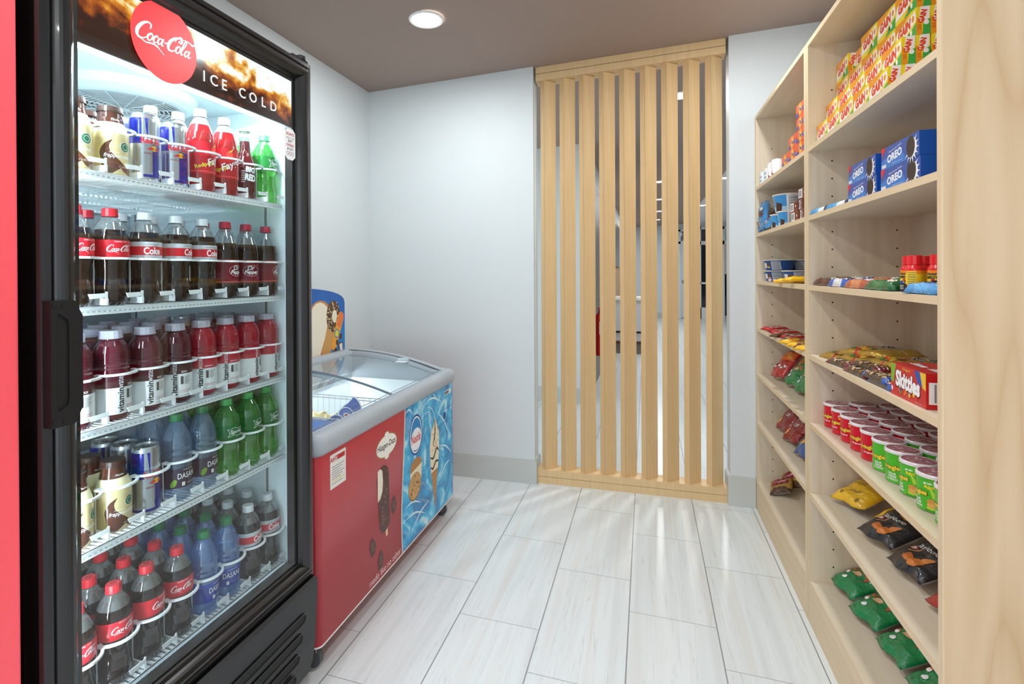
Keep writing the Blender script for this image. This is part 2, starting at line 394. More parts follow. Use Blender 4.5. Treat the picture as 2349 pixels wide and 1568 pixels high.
# ------------------------------------------------------------------ room shell
XL = -1.766
def wy(x): return 3.145 + .035 * x
def slab(name, pts, z0, z1, mat):
    m = MB(); m.prism(pts, z0, z1, mat); return struct(m.build(name))
m = MB(); m.box(-4, 5, -2.6, 16, -.1, 0, M_floor); struct(m.build('floor'))
def ceiling(name, x0, x1, y0, y1, mat, dz=0):
    m = MB(); vs = [(x, y, ceil_z(x) + dz + t) for t in (0, .08) for x in (x0, x1) for y in (y0, y1)]
    m.add(vs, [(0, 1, 3, 2), (4, 6, 7, 5), (0, 4, 5, 1), (2, 3, 7, 6), (0, 2, 6, 4), (1, 5, 7, 3)], mat); return struct(m.build(name))
ceiling('ceiling', -1.8, 1.0, -2.6, 16, M_ceil)
ceiling('ceiling_white', 1.0, 5.0, -2.6, 16, M_white_ceil)
ceiling('ceiling_lobby_edge', -4.0, -1.8, 3.2, 16, M_ceil)
T = .11
def wallbox(name, x0, x1, y0, y1, mat=None, z0=0, z1=2.75):
    m = MB(); m.box(x0, x1, y0, y1, z0, z1, mat or M_wall); return struct(m.build(name))
wallbox('wall_left', XL - .1, XL, -2.3, wy(XL) + T)
wallbox('wall_right', .895, .995, -2.3, 3.165)
XO0, XO1 = -.655, .437
def skew(name, x0, x1, mat, z0, z1, f=0.0, b=T):
    m = MB(); m.prism([(x0, wy(x0) - f), (x1, wy(x1) - f), (x1, wy(x1) + b), (x0, wy(x0) + b)], z0, z1, mat); return m
struct(skew('w', XL, XO0, M_wall, 0, 2.72).build('wall_back'))
struct(skew('w', XO1, 1.0, M_wall, 0, 2.72).build('wall_back_pillar'))
BH = .147
m = MB()
m.prism([(XL, wy(XL) - .013), (XO0 + .013, wy(XO0) - .013), (XO0 + .013, wy(XO0) + T + .013), (XO0, wy(XO0) + T + .013), (XO0, wy(XO0)), (XL, wy(XL))], 0, BH - .01, M_base)
m.prism([(XL, wy(XL) - .009), (XO0 + .009, wy(XO0) - .009), (XO0 + .009, wy(XO0) + T + .009), (XO0, wy(XO0) + T + .009), (XO0, wy(XO0)), (XL, wy(XL))], BH - .01, BH, M_base)
struct(m.build('baseboard_back'))
m = MB()
for (d, z0, z1) in ((.013, 0, .155), (.009, .155, .165)):
    m.prism([(XO1 - d, wy(XO1) - d), (.563, wy(.563) - d), (.563, wy(.563)), (XO1, wy(XO1)), (XO1, wy(XO1) + T + d), (XO1 - d, wy(XO1) + T + d)], z0, z1, M_base)
struct(m.build('baseboard_pillar'))
# ------------------------------------------------------------------ slatted screen
scr = empty('slatted_screen', (0, 0, 0), 0, 'floor-to-ceiling pale maple screen of nine upright slats in the wall opening', 'room divider')
def beam(name, z0, z1, zs=None, x0=XO0 + .012, x1=XO1 - .012):
    f = lambda x: wy(x) + .018; m = MB(); dz = (z1 - z0)
    def bb(za, zb, ins=0.0, mt=None):
        vs = []
        for (x, y) in ((x0, f(x0) + ins), (x1, f(x1) + ins), (x1, f(x1) + .105), (x0, f(x0) + .105)):
            vs.append((x, y, za(x))); vs.append((x, y, zb(x)))
        m.add(vs, [(0, 2, 3, 1), (2, 4, 5, 3), (4, 6, 7, 5), (6, 0, 1, 7), (1, 3, 5, 7), (0, 6, 4, 2)], mt or M_slat)
    return m, bb
m, bb = beam('b', 0, 0); bb(lambda x: 0.0, lambda x: .0415); bb(lambda x: .0415, lambda x: .0435, .001, P('#5a4630', .7)); bb(lambda x: .0435, lambda x: .083)
m.build('bottom_rail', scr)
m, bb = beam('t', 0, 0); c = lambda d: (lambda x: ceil_z(x) - d); bb(c(.041), c(.001)); bb(c(.0445), c(.041), .001, P('#5a4630', .7)); bb(c(.084), c(.044))
m.build('top_rail', scr)
rs = random.Random(4)
a45 = math.radians(42)
slat0 = None
for i in range(9):
    x = -.593 + .1178 * i; y = wy(x) + .025
    if slat0 is None or True:
        m = MB(); W_, L_ = .042, .085
        u = Vector((math.cos(a45), math.sin(a45))); v = Vector((-math.sin(a45), math.cos(a45)))
        q = [Vector((0, 0)), u * L_, u * L_ + v * W_, v * W_]
        m.prism([(p.x, p.y) for p in q], .083, ceil_z(x) - .084, M_slat)
        # thin dark joint line down the front corner
        m.tube([(-.0003, -.0003, .084), (-.0003, -.0003, ceil_z(x) - .085)], .0006, P('#ab8e66', .6), 4)
        o = m.build('slat', scr, (x, y, 0))
# ------------------------------------------------------------------ lobby beyond
wallbox('wall_lobby_left', -4, -.57, 5.15, 5.30)
m = MB(); m.box(-4, -.57, 5.137, 5.15, 0, .15, M_base); struct(m.build('baseboard_lobby'))
M_clad = wood('lobby_cladding', '#7d7873', '#5f5953', (3, 60, 60))
M_clad2 = wood('lobby_wood_panel', '#b08e6c', '#9c7c5c', (3, 60, 4))
wallbox('wall_lobby_side', -.67, -.57, 5.30, 15.5, M_wall)
m = MB(); m.box(-.57, -.562, 5.31, 7.35, 0, 2.28, M_clad); m.box(-.57, -.562, 7.35, 13.0, 0, 2.28, M_clad2); struct(m.build('trim_1'))
wallbox('wall_lobby_far', -.7, 5, 15.4, 15.5)
wallbox('wall_light_block', .995, 5, -2.4, -2.3)  # unseen wall added to keep world light out of the lobby
wallbox('wall_lobby_right', 4.9, 5, -2.3, 16)
m = MB(); m.box(-.57, .80, 15.385, 15.4, 0, .15, M_base); m.box(1.40, 1.50, 15.385, 15.4, 0, .15, M_base); struct(m.build('baseboard_far'))
ALU = P('#dfe3e6', .4)
DG = P('#1d2226', .08, spec=.9)
d = empty('door_1'); struct(d)
m = MB(); m.box(.84, .90, 15.34, 15.4, 0, 2.45, ALU); m.box(1.34, 1.40, 15.34, 15.4, 0, 2.45, ALU); m.box(.84, 1.4, 15.34, 15.4, 2.06, 2.12, ALU); m.box(.84, 1.4, 15.34, 15.4, 2.40, 2.46, ALU); m.build('door_frame', d)
m = MB(); m.box(.90, 1.34, 15.36, 15.39, .02, 2.06, P('#d5dadf', .4)); m.build('door_leaf', d)
m = MB(); m.box(.93, 1.05, 15.33, 15.36, .98, 1.06, CHROME); m.build('door_handle', d)
m = MB(); m.box(.90, 1.34, 15.375, 15.39, 2.12, 2.40, DG); m.build('transom_glass', d)
d = empty('window_1'); struct(d)
m = MB()
for (x0, x1) in ((1.36, 1.42), (1.86, 2.0)): m.box(x0, x1, 15.33, 15.4, 0, 2.5, ALU)
m.box(1.36, 3.2, 15.33, 15.4, 2.44, 2.5, ALU); m.box(1.36, 3.2, 15.33, 15.4, 2.02, 2.12, ALU); m.box(1.36, 1.9, 15.33, 15.4, .95, 1.0, ALU); m.box(1.36, 1.9, 15.33, 15.4, 0, .31, ALU)
m.build('window_frame', d)
m = MB(); m.box(1.42, 1.86, 15.37, 15.39, .31, 2.02, DG); m.box(1.42, 1.86, 15.37, 15.39, 2.12, 2.44, DG); m.box(2.0, 3.2, 15.37, 15.39, .10, 1.22, DG); m.build('window_glass', d)
m = MB(); m.box(2.0, 3.2, 15.36, 15.39, 1.22, 2.02, P('#d9c8bd', .6)); m.build('window_blind', d)
# dark window frame on the cladding
t = empty('dark_window_frame', (-.562, 10.6, 1.2), 0, 'tall dark glossy window frame on the lobby side wall behind the slats', 'window')
m = MB(); m.box(0, .03, -1.2, 1.1, .2, 1.0, BLACK); m.build('dark_pane', t)
m = MB(); m.box(.03, .04, .75, .85, .2, 1.0, P('#d8dde2', .2, emit='#d8e4ee', es=.6)); m.build('painted_highlight', t)  # glowing box stands in for a white highlight on the dark pane
# extinguisher
t = empty('fire_extinguisher', (-.50, 5.95, .36), 0, 'red fire extinguisher with black hose on the lobby wall seen between slats', 'fire extinguisher')
m = MB(); rp = P('#c01722', .3); m.lathe([(.05, 0, rp), (.056, .02, rp), (.056, .40, rp), (.045, .45, rp), (.02, .48, rp)], 20); put(m, cyl_map(.0565, -.9, .3), rect(-.04, .04, -.06, .08, 6), P('#dfe0de')); m.build('cylinder_tank', t)
m = MB(); m.box(-.012, .012, -.03, .03, .48, .50, BLK); m.box(-.02, .03, -.012, .012, .50, .535, rp); m.build('valve_handle', t)
m = MB(); m.tube([(.02, -.02, .49), (.06, -.055, .46), (.06, -.062, .3), (.05, -.064, .08)], .011, BLK, 8); m.build('hose', t)
m = MB(); m.box(-.062, -.045, -.05, .05, .1, .44, BLK); m.build('wall_bracket', t)
# white counter
t = empty('white_counter', (-.54, 8.5, 0), 0, 'white lobby counter on a raised dark base seen between the slats', 'counter')
m = MB(); m.box(0, .52, -.02, .52, .85, .89, P('#f0f2f4', .3)); m.build('countertop', t)
m = MB(); m.box(.01, .50, 0, .5, .36, .85, P('#cdd6de', .4)); m.build('cabinet_body', t)
m = MB(); m.box(.01, .50, 0, .5, .33, .355, BLK); m.box(.01, .5, .02, .5, .2, .33, P('#cfd6dc')); m.box(.01, .5, .02, .5, .0, .16, P('#77736f')); m.box(.01, .5, 0, .5, .16, .2, P('#5b352b')); m.build('plinth', t)
# small desk lamp on counter
t = empty('desk_lamp', (-.20, 8.65, .89), 0, 'slim metal desk lamp standing on the white lobby counter', 'lamp')
m = MB(); m.lathe([(.05, 0, CHROME), (.05, .015, CHROME)], 16); m.build('base', t)
m = MB(); m.tube([(0, 0, .015), (-.03, 0, .30), (-.12, 0, .40)], .008, CHROME); m.build('arm', t)
m = MB(); m.lathe([(.02, .44, CHROME), (.05, .36, CHROME)], 14, cx=-.14); m.build('lamp_shade', t)
# ------------------------------------------------------------------ downlights
EM = P('#ffffff', .5, emit='#fffaf0', es=9)
def downlight(x, y, label):
    t = empty('ceiling_downlight', (x, y, ceil_z(x)), 0, label, 'ceiling light', 'recessed ceiling downlights')
    m = MB(); m.lathe([(.086, -.004, WH), (.080, -.009, WH), (.072, -.006, WH)], 36, caps=False); m.lathe([(.086, 0, WH), (.086, -.004, WH)], 36, caps=False); m.build('trim_ring', t)
    m = MB(); m.lathe([(.073, -.005, EM), (.0001, -.0055, EM)], 36, caps=False); m.build('diffuser', t)
downlight(*ROOM_LIGHTS[0], 'round white ceiling downlight over the chest freezer')
downlight(*ROOM_LIGHTS[1], 'round white ceiling downlight over the tiled floor near the slatted screen')
for k, s in ((2, 'in front of the glass-door cooler'), (3, 'added in the aisle to brighten the lower back wall'), (4, 'above the red vending machine side'), (5, 'behind the camera position')):
    downlight(*ROOM_LIGHTS[k], 'round white ceiling downlight ' + s)
for k, s in enumerate(('just past the slatted screen, starry and closest of the lobby row', 'second along the lobby centre row', 'third along the lobby centre row', 'fourth along the lobby centre row', 'last of the lobby centre row near the far wall',
                       'over the lobby side hidden by the pillar', 'bright one in the white lobby ceiling beside the pillar', 'farther one in the white lobby ceiling')):
    downlight(*LOBBY_LIGHTS[k], 'lobby ceiling downlight ' + s)

# ------------------------------------------------------------------ shelving
XF, XB = .565, .885
TOPS = [1.748, 1.497, 1.242, .990, .740, .482, .158]
def shelf_unit(name, y0, y1, label, tn, tf):
    """y0 near, y1 far; tn/tf thickness of uprights"""
    t = empty(name, (0, 0, 0), 0, label, 'shelving unit', 'open maple shelving units')
    def upright(ya, yb, nm, lab=None):
        m = MB(); m.box(XF + .003, XB, ya, yb, 0, 2.134, M_panel if nm == 'near' else M_ply_v); m.box(XF, XF + .003, ya, yb, 0, 2.134, M_edge_v)
        # pin holes on inside face
        yi = yb if nm == 'near' else ya; dy = .0004 if nm == 'near' else -.0004
        for x in (XF + .075, XF + .27):
            for k in range(56):
                z = .22 + k * .032
                if z > 2.05: break
                if any(abs(z - tz + .01) < .03 for tz in TOPS) or k % 2: continue
                vs = [(x + .003 * math.cos(2 * PI * a / 8), yi + dy, z + .003 * math.sin(2 * PI * a / 8)) for a in range(8)]
                m.add(vs, [tuple(range(8))[::-1] if nm == 'far' else tuple(range(8))[::-1]], P('#2b2118', .8))
        return m.build('side_panel', t)
    upright(y0, y0 + tn, 'near'); upright(y1 - tf, y1, 'far')
    a, b = y0 + tn, y1 - tf
    m = MB(); m.box(XF + .003, XB - .006, a, b, 2.116, 2.134, M_ply_h); m.box(XF, XF + .003, a, b, 2.116, 2.134, M_edge); m.build('top_panel', t)
    m = MB(); m.box(XB - .006, XB, a, b, 0, 2.116, M_ply_v); m.build('back_panel', t)
    for z in TOPS:
        m = MB(); m.box(XF + .003, XB - .006, a, b, z - .018, z, M_ply_h); m.box(XF, XF + .003, a, b, z - .018, z, M_edge); m.build('shelf', t)
    m = MB(); m.box(XF, XF + .018, a, b, 0, .140, M_edge); m.build('kick_board', t)
    return t
shelf_unit('shelving_unit', 1.283, 2.205, 'near maple shelving bay holding yellow soap boxes, cookies and chip cans', .0165, .022)
shelf_unit('shelving_unit', 2.207, 3.160, 'far maple shelving bay against the back wall holding orange boxes and chip bags', .029, .028)
# ------------------------------------------------------------------ red vending machine
t = empty('vending_machine', (0, 0, 0), 0, 'tall bright red machine cropped at the picture edge beside the black cooler', 'vending machine')
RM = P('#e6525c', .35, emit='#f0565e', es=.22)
m = MB(); m.box(-1.74, -1.03, -.36, .586, .06, 1.96, P('#2a2c2e')); m.build('cabinet', t)
m = MB(); m.box(-1.03, -1.0, -.36, .586, .08, 1.96, RM); m.build('door', t, bevel=.004)
m = MB(); m.box(-1.7, -1.06, -.33, .56, 0, .06, BLK); m.build('base', t)
# ------------------------------------------------------------------ glass-door cooler
CX = -.99
cool = empty('beverage_cooler', (0, 0, 0), 0, 'tall black glass-door drinks cooler with lit cola sign, full of bottles', 'cooler')
CY0, CY1 = .598, 1.378; LY0, LY1, LZ0, LZ1, LXB = .655, 1.325, .385, 1.80, -1.69
m = MB()
for (y0, y1) in ((CY0, LY0 - .004), (LY1 + .004, CY1)): m.box(-1.745, -1.046, y0, y1, .06, 1.935, BLACK2)
m.box(-1.745, -1.046, LY0 - .004, LY1 + .004, LZ1 + .004, 1.935, BLACK2); m.box(-1.745, -1.046, LY0 - .004, LY1 + .004, .06, LZ0 - .004, BLACK2); m.box(-1.745, LXB - .006, CY0, CY1, .06, 1.935, BLACK2)
m.build('cabinet', cool)
m = MB()
for (y0, y1) in ((LY0 - .004, LY0), (LY1, LY1 + .004)): m.box(LXB, -1.047, y0, y1, LZ0, LZ1, LINER)
m.box(LXB, -1.047, LY0, LY1, LZ1, LZ1 + .004, LINER); m.box(LXB, -1.047, LY0, LY1, LZ0 - .004, LZ0, LINER); m.box(LXB - .005, LXB, LY0, LY1, LZ0, LZ1, P('#a4b0b6', .5))
# sloped ceiling deflector
m.add([(-1.05, LY0, 1.80), (-1.05, LY1, 1.80), (-1.12, LY1, 1.765), (-1.12, LY0, 1.765)], [(0, 1, 2, 3)], LINER)
m.build('liner', cool)
for x, y in ((-1.66, LY1 - .004), (-1.66, LY0 + .001), (-1.12, LY1 - .004), (-1.12, LY0 + .001)):
    m = MB(); m.box(x - .012, x + .012, y, y + .003, LZ0, 1.70, P('#e8eef0', .4)); m.box(x - .004, x + .004, y - .0006, y + .0036, LZ0, 1.70, P('#70787c', .5)); m.build('shelf_standard', cool)
# door frame: mitred rounded ring
def ring_sweep(mb, y0, y1, z0, z1, prof, mat):
    """prof: (inset, x) from the outside to the inside; mitred"""
    n = len(prof); vs = []
    for (cy, cz, sy, sz) in ((y0, z0, 1, 1), (y1, z0, -1, 1), (y1, z1, -1, -1), (y0, z1, 1, -1)):
        for (d, x) in prof: vs.append((x, cy + sy * d, cz + sz * d))
    fs = []
    for k in range(4):
        j = (k + 1) % 4
        for i in range(n): i2 = (i + 1) % n; fs.append((k * n + i, j * n + i, j * n + i2, k * n + i2))
    mb.add(vs, fs, mat, False)
DY0, DY1, DZ0, DZ1 = .612, 1.378, .356, 1.945
prof = [(0, -1.04), (0, -1.0), (.003, -.993), (.010, CX), (.016, -.988), (.020, -.992), (.024, -.986)]
prof += [(.024 + .034 * k / 8, -.986 + .012 * math.sin(PI * k / 8) - .004 * k / 8) for k in range(1, 9)]
prof += [(.062, -.998), (.066, -1.002), (.066, -1.04)]
m = MB(); ring_sweep(m, DY0, DY1, DZ0, DZ1, prof, BLACK); m.build('door_frame', cool)
m = MB(); ring_sweep(m, DY0 - .004, DY1, DZ0, DZ1, [(.01, -1.046), (.01, -1.040), (.05, -1.040), (.05, -1.046)], P('#a9adb0', .6)); m.build('door_gasket', cool)
GY0, GY1, GZ0, GZ1 = .676, 1.314, .420, 1.881
m = MB(); m.add([(-1.004, GY0, GZ0), (-1.004, GY1, GZ0), (-1.004, GY1, GZ1), (-1.004, GY0, GZ1)], [(0, 1, 2, 3)], GLASS); m.build('door_glass', cool)
m = MB(); ring_sweep(m, GY0, GY1, GZ0, GZ1, [(0, -1.0075), (0, -1.0065), (.012, -1.0065), (.012, -1.0075)], BLK); m.build('glass_border', cool)
# hinge
m = MB(); m.box(-1.04, -1.0, 1.30, 1.372, 1.945, 1.953, BLK); m.lathe([(.016, 1.953, BLK), (.016, 1.963, BLK), (.006, 1.968, BLK)], 12, cx=-1.012, cy=1.352); m.build('hinge', cool)
# handle plate; shallow slot floored in black for a deep recess's shade
hd = MB(); hp = [(.616, 1.030), (.655, 1.030), (.674, 1.058), (.674, 1.222), (.655, 1.250), (.616, 1.250)]
HX = -.9705
slot = [(.624, 1.070), (.628, 1.058), (.644, 1.066), (.6455, 1.080), (.6455, 1.205), (.644, 1.216), (.628, 1.228), (.624, 1.214)]
# plate as ring between outline and slot (8 matched outline points)
out = [(.616, 1.075), (.616, 1.030), (.655, 1.030), (.669, 1.058), (.669, 1.222), (.655, 1.250), (.616, 1.250), (.616, 1.205)]
vs = [(HX, y, z) for y, z in out] + [(HX, y, z) for y, z in slot] + [(-1.0, y, z) for y, z in out] + [(HX - .0028, y, z) for y, z in slot]
fs = [(i, (i + 1) % 8, 8 + (i + 1) % 8, 8 + i) for i in range(8)] + [(i, 16 + i, 16 + (i + 1) % 8, (i + 1) % 8) for i in range(8)] + [(8 + i, 8 + (i + 1) % 8, 24 + (i + 1) % 8, 24 + i) for i in range(8)] + [tuple(range(24, 32))]
hd.add(vs, fs[:-1], BLACK2); hd.add(vs, [fs[-1]], BLK)
ho = hd.build('handle', cool)
for (y, z) in ((.621, 1.242), (.637, 1.242), (.621, 1.040), (.637, 1.040)):
    m = MB()
    vs = [(HX + .001, y + .0035 * math.cos(2 * PI * k / 10), z + .005 * math.sin(2 * PI * k / 10)) for k in range(10)]
    m.add([(HX, p[1], p[2]) for p in vs] + vs, [(i, (i + 1) % 10, 10 + (i + 1) % 10, 10 + i) for i in range(10)] + [tuple(range(10, 20))], BLK); m.build('screw', ho)
# backlit sign
def cola_sign():
    m, nt, b = nodes('backlit_cola_print'); tc = N(nt, 'ShaderNodeTexCoord'); sx = N(nt, 'ShaderNodeSeparateXYZ'); nt.links.new(tc.outputs['Object'], sx.inputs[0])
    mp = N(nt, 'ShaderNodeMapping'); mp.inputs['Scale'].default_value = (1, 9, 13); nt.links.new(tc.outputs['Object'], mp.inputs[0])
    n = N(nt, 'ShaderNodeTexNoise'); n.inputs['Scale'].default_value = 1.3; n.inputs['Detail'].default_value = 7; n.inputs['Distortion'].default_value = 1.1; nt.links.new(mp.outputs[0], n.inputs[0])
    n2 = N(nt, 'ShaderNodeTexNoise'); n2.inputs['Scale'].default_value = 34; n2.inputs['Detail'].default_value = 3; nt.links.new(tc.outputs['Object'], n2.inputs[0])
    # liquid level rises left: white above
    lev = math_(nt, 'SUBTRACT', math_(nt, 'MULTIPLY', math_(nt, 'SUBTRACT', sx.outputs[2], 1.848), 10.0), math_(nt, 'MULTIPLY', math_(nt, 'SUBTRACT', .90, sx.outputs[1]), .9))
    f = math_(nt, 'ADD', math_(nt, 'ADD', math_(nt, 'MULTIPLY', math_(nt, 'SUBTRACT', n.outputs['Fac'], .5), 1.9), math_(nt, 'MULTIPLY', math_(nt, 'SUBTRACT', n2.outputs['Fac'], .5), 1.2)), math_(nt, 'ADD', lev, .72))
    r = ramp(nt, f, [(.02, '#2c0e05'), (.18, '#6a2a0c'), (.38, '#a4500f'), (.54, '#cf7a16'), (.66, '#f0b04a'), (.76, '#fbe0b4'), (.88, '#fbfdff')])
    b.inputs['Base Color'].default_value = (0, 0, 0, 1); nt.links.new(r.outputs[0], b.inputs['Emission Color']); b.inputs['Emission Strength'].default_value = 1.0; b.inputs['Roughness'].default_value = .1
    return m
m = MB(); m.box(-1.016, -1.009, GY0, GY1, 1.733, GZ1, BLK); m.add([(-1.0085, GY0, 1.733), (-1.0085, GY1 - .006, 1.733), (-1.0085, GY1 - .006, GZ1 - .008), (-1.0085, GY0, GZ1 - .008)], [(0, 1, 2, 3)], cola_sign())
sg = m.build('lit_sign', cool)
SM = plane_map((-1.0022, .871, 1.802), (0, 1, 0), (0, 0, 1), .0003)
m = MB(); put(m, SM, disc(0, 0, .082, .085, 48, 4), P('#e3272d', .3, emit='#e3272d', es=.55)); put(m, SM, coca(.150, 0, .002), P('#ffffff', .4, emit='#ffffff', es=.7), 1)
m.build('logo_disc', sg)
m = MB(); EMW = P('#ffffff', .4, emit='#ffffff', es=.8)
for ch, yy in zip('ICECOLD', (.975, 1.005, 1.038, 1.098, 1.137, 1.178, 1.217)):
    put(m, plane_map((-1.0022, yy, 1.768), (0, 1, 0), (0, 0, 1), .0003), text(ch, h=.0255), EMW, 1)
m.build('sign_lettering', sg)
# sticker
m = MB(); SP = plane_map((-1.0022, 1.288, 1.678), (0, 1, 0), (0, 0, 1), .0003)
put(m, SP, poly([(-.024, -.036), (-.012, -.047), (.012, -.047), (.024, -.036), (.024, .036), (.012, .047), (-.012, .047), (-.024, .036)]), P('#9aa0a4'), 0)
put(m, SP, poly([(-.023, -.035), (-.0115, -.046), (.0115, -.046), (.023, -.035), (.023, .035), (.0115, .046), (-.0115, .046), (-.023, .035)]), WH, 1)
for s, yy, h, c in (('BALANCE', .030, .009, '#b01c2c'), ('WHAT YOU', .018, .005, '#777777'), ('EAT', .009, .008, '#1b2030'), ('DRINK', -.003, .008, '#b01c2c'), ('& DO', -.014, .008, '#1b4a60')):
    put(m, SP, text(s, h=h, w=.036 if len(s) > 5 else None, cy=yy, bold=.02), P(c), 2)
for k, c in enumerate(('#1b4a60', '#b01c2c', '#1b4a60')): put(m, SP, ring((k - 1) * .0105, -.028, .0045, .0055, .0012, 12), P(c), 2)
m.build('round_sticker', cool)
# led bars
LEDM = P('#ffffff', .4, emit='#dff2ff', es=14)
m = MB()
for y in (1.338,):
    m.box(-1.042, -1.028, y - .004, y + .010, .44, 1.73, P('#dfe6ea', .2))
    for k in range(17): z = .48 + k * .075; m.box(-1.028, -1.0265, y - .002, y + .007, z - .008, z + .008, LEDM)
    m.box(-1.0275, -1.0270, y, y + .005, .45, 1.72, P('#ffffff', .4, emit='#cfeaff', es=2.2))
m.build('led_strip', cool)
m = MB(); m.box(-1.046, -1.018, .68, 1.312, .402, .417, P('#dfeaf2', .15, emit='#cfe6f8', es=.35)); m.build('bottom_trim_strip', cool)  # reflective trim, no lamp; its reflected light is put in as emission
# fan grille
m = MB(); FX, FY, FZ = -1.395, 1.075, 1.796
PL = P('#dbe6ea', .4)
m.lathe([(.185, FZ + .004, PL), (.178, FZ - .018, PL), (.160, FZ - .030, PL), (.148, FZ - .034, PL)], 48, cx=FX, cy=FY, caps=False)
fo = m.build('fan_shroud', cool)
m = MB(); m.lathe([(.150, FZ - .004, BLK), (.0001, FZ - .003, P('#5b6268'))], 32, cx=FX, cy=FY, caps=False); m.build('fan_blade', fo)
m = MB()
for k in range(12):
    r = .148 - k * .0115
    m.lathe([(r, FZ - .036, PL), (r - .0045, FZ - .036, PL), (r - .0045, FZ - .028, PL)], 48, cx=FX, cy=FY, caps=False)
for k in range(14):
    a = 2 * PI * k / 14; m.tube([(FX + .016 * math.cos(a), FY + .016 * math.sin(a), FZ - .037), (FX + .150 * math.cos(a), FY + .150 * math.sin(a), FZ - .037)], .0022, PL, 4)
m.lathe([(.02, FZ - .038, PL), (.0001, FZ - .038, PL)], 16, cx=FX, cy=FY, caps=False)
m.build('fan_grille', fo)
m = MB(); LP = plane_map((-1.16, 1.165, 1.7985), (0, 1, 0), (1, 0, 0), -.0005)
m.box(-1.20, -1.13, 1.10, 1.25, 1.7975, 1.7995, P('#a8c8d0', .5))
for k in range(4): put(m, plane_map((-1.185 + k * .014, 1.175, 1.797), (0, 1, 0), (1, 0, 0), .0004), text(('PRODUCT WARNING KEEP', 'DOOR CLOSED AT ALL', 'TIMES UNPLUG BEFORE', 'CLEANING')[k], h=.008, w=.13 if k < 3 else .06), INK)
m.build('warning_label', cool)
# shelves with bottle guides
SX = -1.052
STOPS = [1.505, 1.230, .985, .747, .421]
LANES = [1.294 - .0795 * i for i in range(8)]
SHW = P('#eef3f5', .35)
mg = MB()
def arc(mb, z, r=.040, w=.006, h=.0045):
    pts = [(-.047 + r * 1.05 * math.cos(a), r * math.sin(a)) for a in [math.radians(-84 + 12 * k) for k in range(15)]]
    vs = []; 
    for (x, y) in pts:
        l = math.hypot(x + .047, y); ux, uy = (x + .047) / l, y / l
        vs += [(x, y, z), (x + ux * w, y + uy * w, z), (x + ux * w, y + uy * w, z + h), (x, y, z + h)]
    fs = []
    for i in range(len(pts) - 1):
        for k in range(4): fs.append((4 * i + k, 4 * i + 4 + k, 4 * i + 4 + (k + 1) % 4, 4 * i + (k + 1) % 4))
    mb.add(vs, fs, SHW)
def guide(zr):
    m = MB(); arc(m, zr)
    m.box(-.047, -.0435, .0385, .0400, .004, zr + .003, SHW); m.box(-.6, -.004, .0385, .0405, .002, .016, SHW)
    m.add([(-.004, .036, .018), (-.004, .004, .016), (-.004, .000, .026), (-.004, .036, .027), (-.006, .036, .018), (-.006, .004, .016), (-.006, .000, .026), (-.006, .036, .027)],
          [(0, 1, 2, 3), (7, 6, 5, 4), (0, 4, 5, 1), (2, 6, 7, 3), (1, 5, 6, 2), (0, 3, 7, 4)], SHW)
    m.box(-.007, -.004, .036, .0395, .002, .030, SHW)
    return m
gproto = None; shelf_proto = None
for si, z in enumerate(STOPS):
    m = MB()
    m.box(SX - .006, SX, LY0 + .004, LY1 - .008, z - .016, z - .001, SHW)
    m.box(SX - .004, SX + .001, LY0 + .006, LY1 - .012, z - .0035, z - .001, P('#d5dee2', .35))
    k = 0; y = LY0 + .01
    while y < LY1 - .02: m.box(SX - .0005, SX + .0012, y, y + .006, z - .0105, z - .0085, P('#98a4aa', .5)); y += .011
    m.box(-1.68, -1.674, LY0 + .004, LY1 - .008, z - .012, z - .003, SHW)
    nb = 52
    for i in range(nb):
        yy = LY0 + .008 + (LY1 - LY0 - .018) * i / (nb - 1); m.box(-1.676, SX - .004, yy - .0028, yy + .0028, z - .006, z - .002, SHW)
    for x in (-1.2, -1.35, -1.5): m.box(x - .003, x + .003, LY0 + .006, LY1 - .008, z - .011, z - .006, SHW)
    so = m.build('shelf', cool)
    for i, ly in enumerate(LANES):
        if si == 0 and i == 0: gproto = guide(.097).build('lane_guide', so); g = gproto
        else:
            g = gproto.copy(); COL.objects.link(g); g.parent = so
        g.location = (SX + .002, ly, z)
# lower grille panel
m = MB(); gp = [(-1.05, .045), (-1.012, .045), (-.998, .09), (-.988, .16), (-.982, .28), (-.980, .345), (-.990, .352), (-1.05, .352)]
vs = [(x, CY0 + .004, z) for x, z in gp] + [(x, CY1 - .001, z) for x, z in gp]; n = len(gp)
m.add(vs, [(i, (i + 1) % n, n + (i + 1) % n, n + i) for i in range(n)] + [tuple(range(n))[::-1], tuple(range(n, 2 * n))], BLACK2)
go = m.build('lower_grille', cool)
m = MB()
for k, z in enumerate((.262, .208, .154, .100)):
    x = -.9835 - (.262 - z) * .05
    pl = [(0, 0)]; r = .014; y0, y1 = .66, 1.318 - k * .012
    pts = [(y1 - r + r * math.cos(a), r * math.sin(a)) for a in [math.radians(-90 + 30 * j) for j in range(7)]] + [(y0 + r + r * math.cos(a), r * math.sin(a)) for a in [math.radians(90 + 30 * j) for j in range(7)]]
    vs = [(x + .0035, a, z + b) for a, b in pts]; m.add(vs, [tuple(range(len(pts)))], BLK)
    m.tube([(x + .004, a, z + b) for a, b in pts], .0025, BLACK, 6, True)
m.build('louvre', go)
m = MB(); m.box(-1.70, -1.05, CY0 + .02, CY1 - .02, 0, .06, BLK); m.build('base', cool)

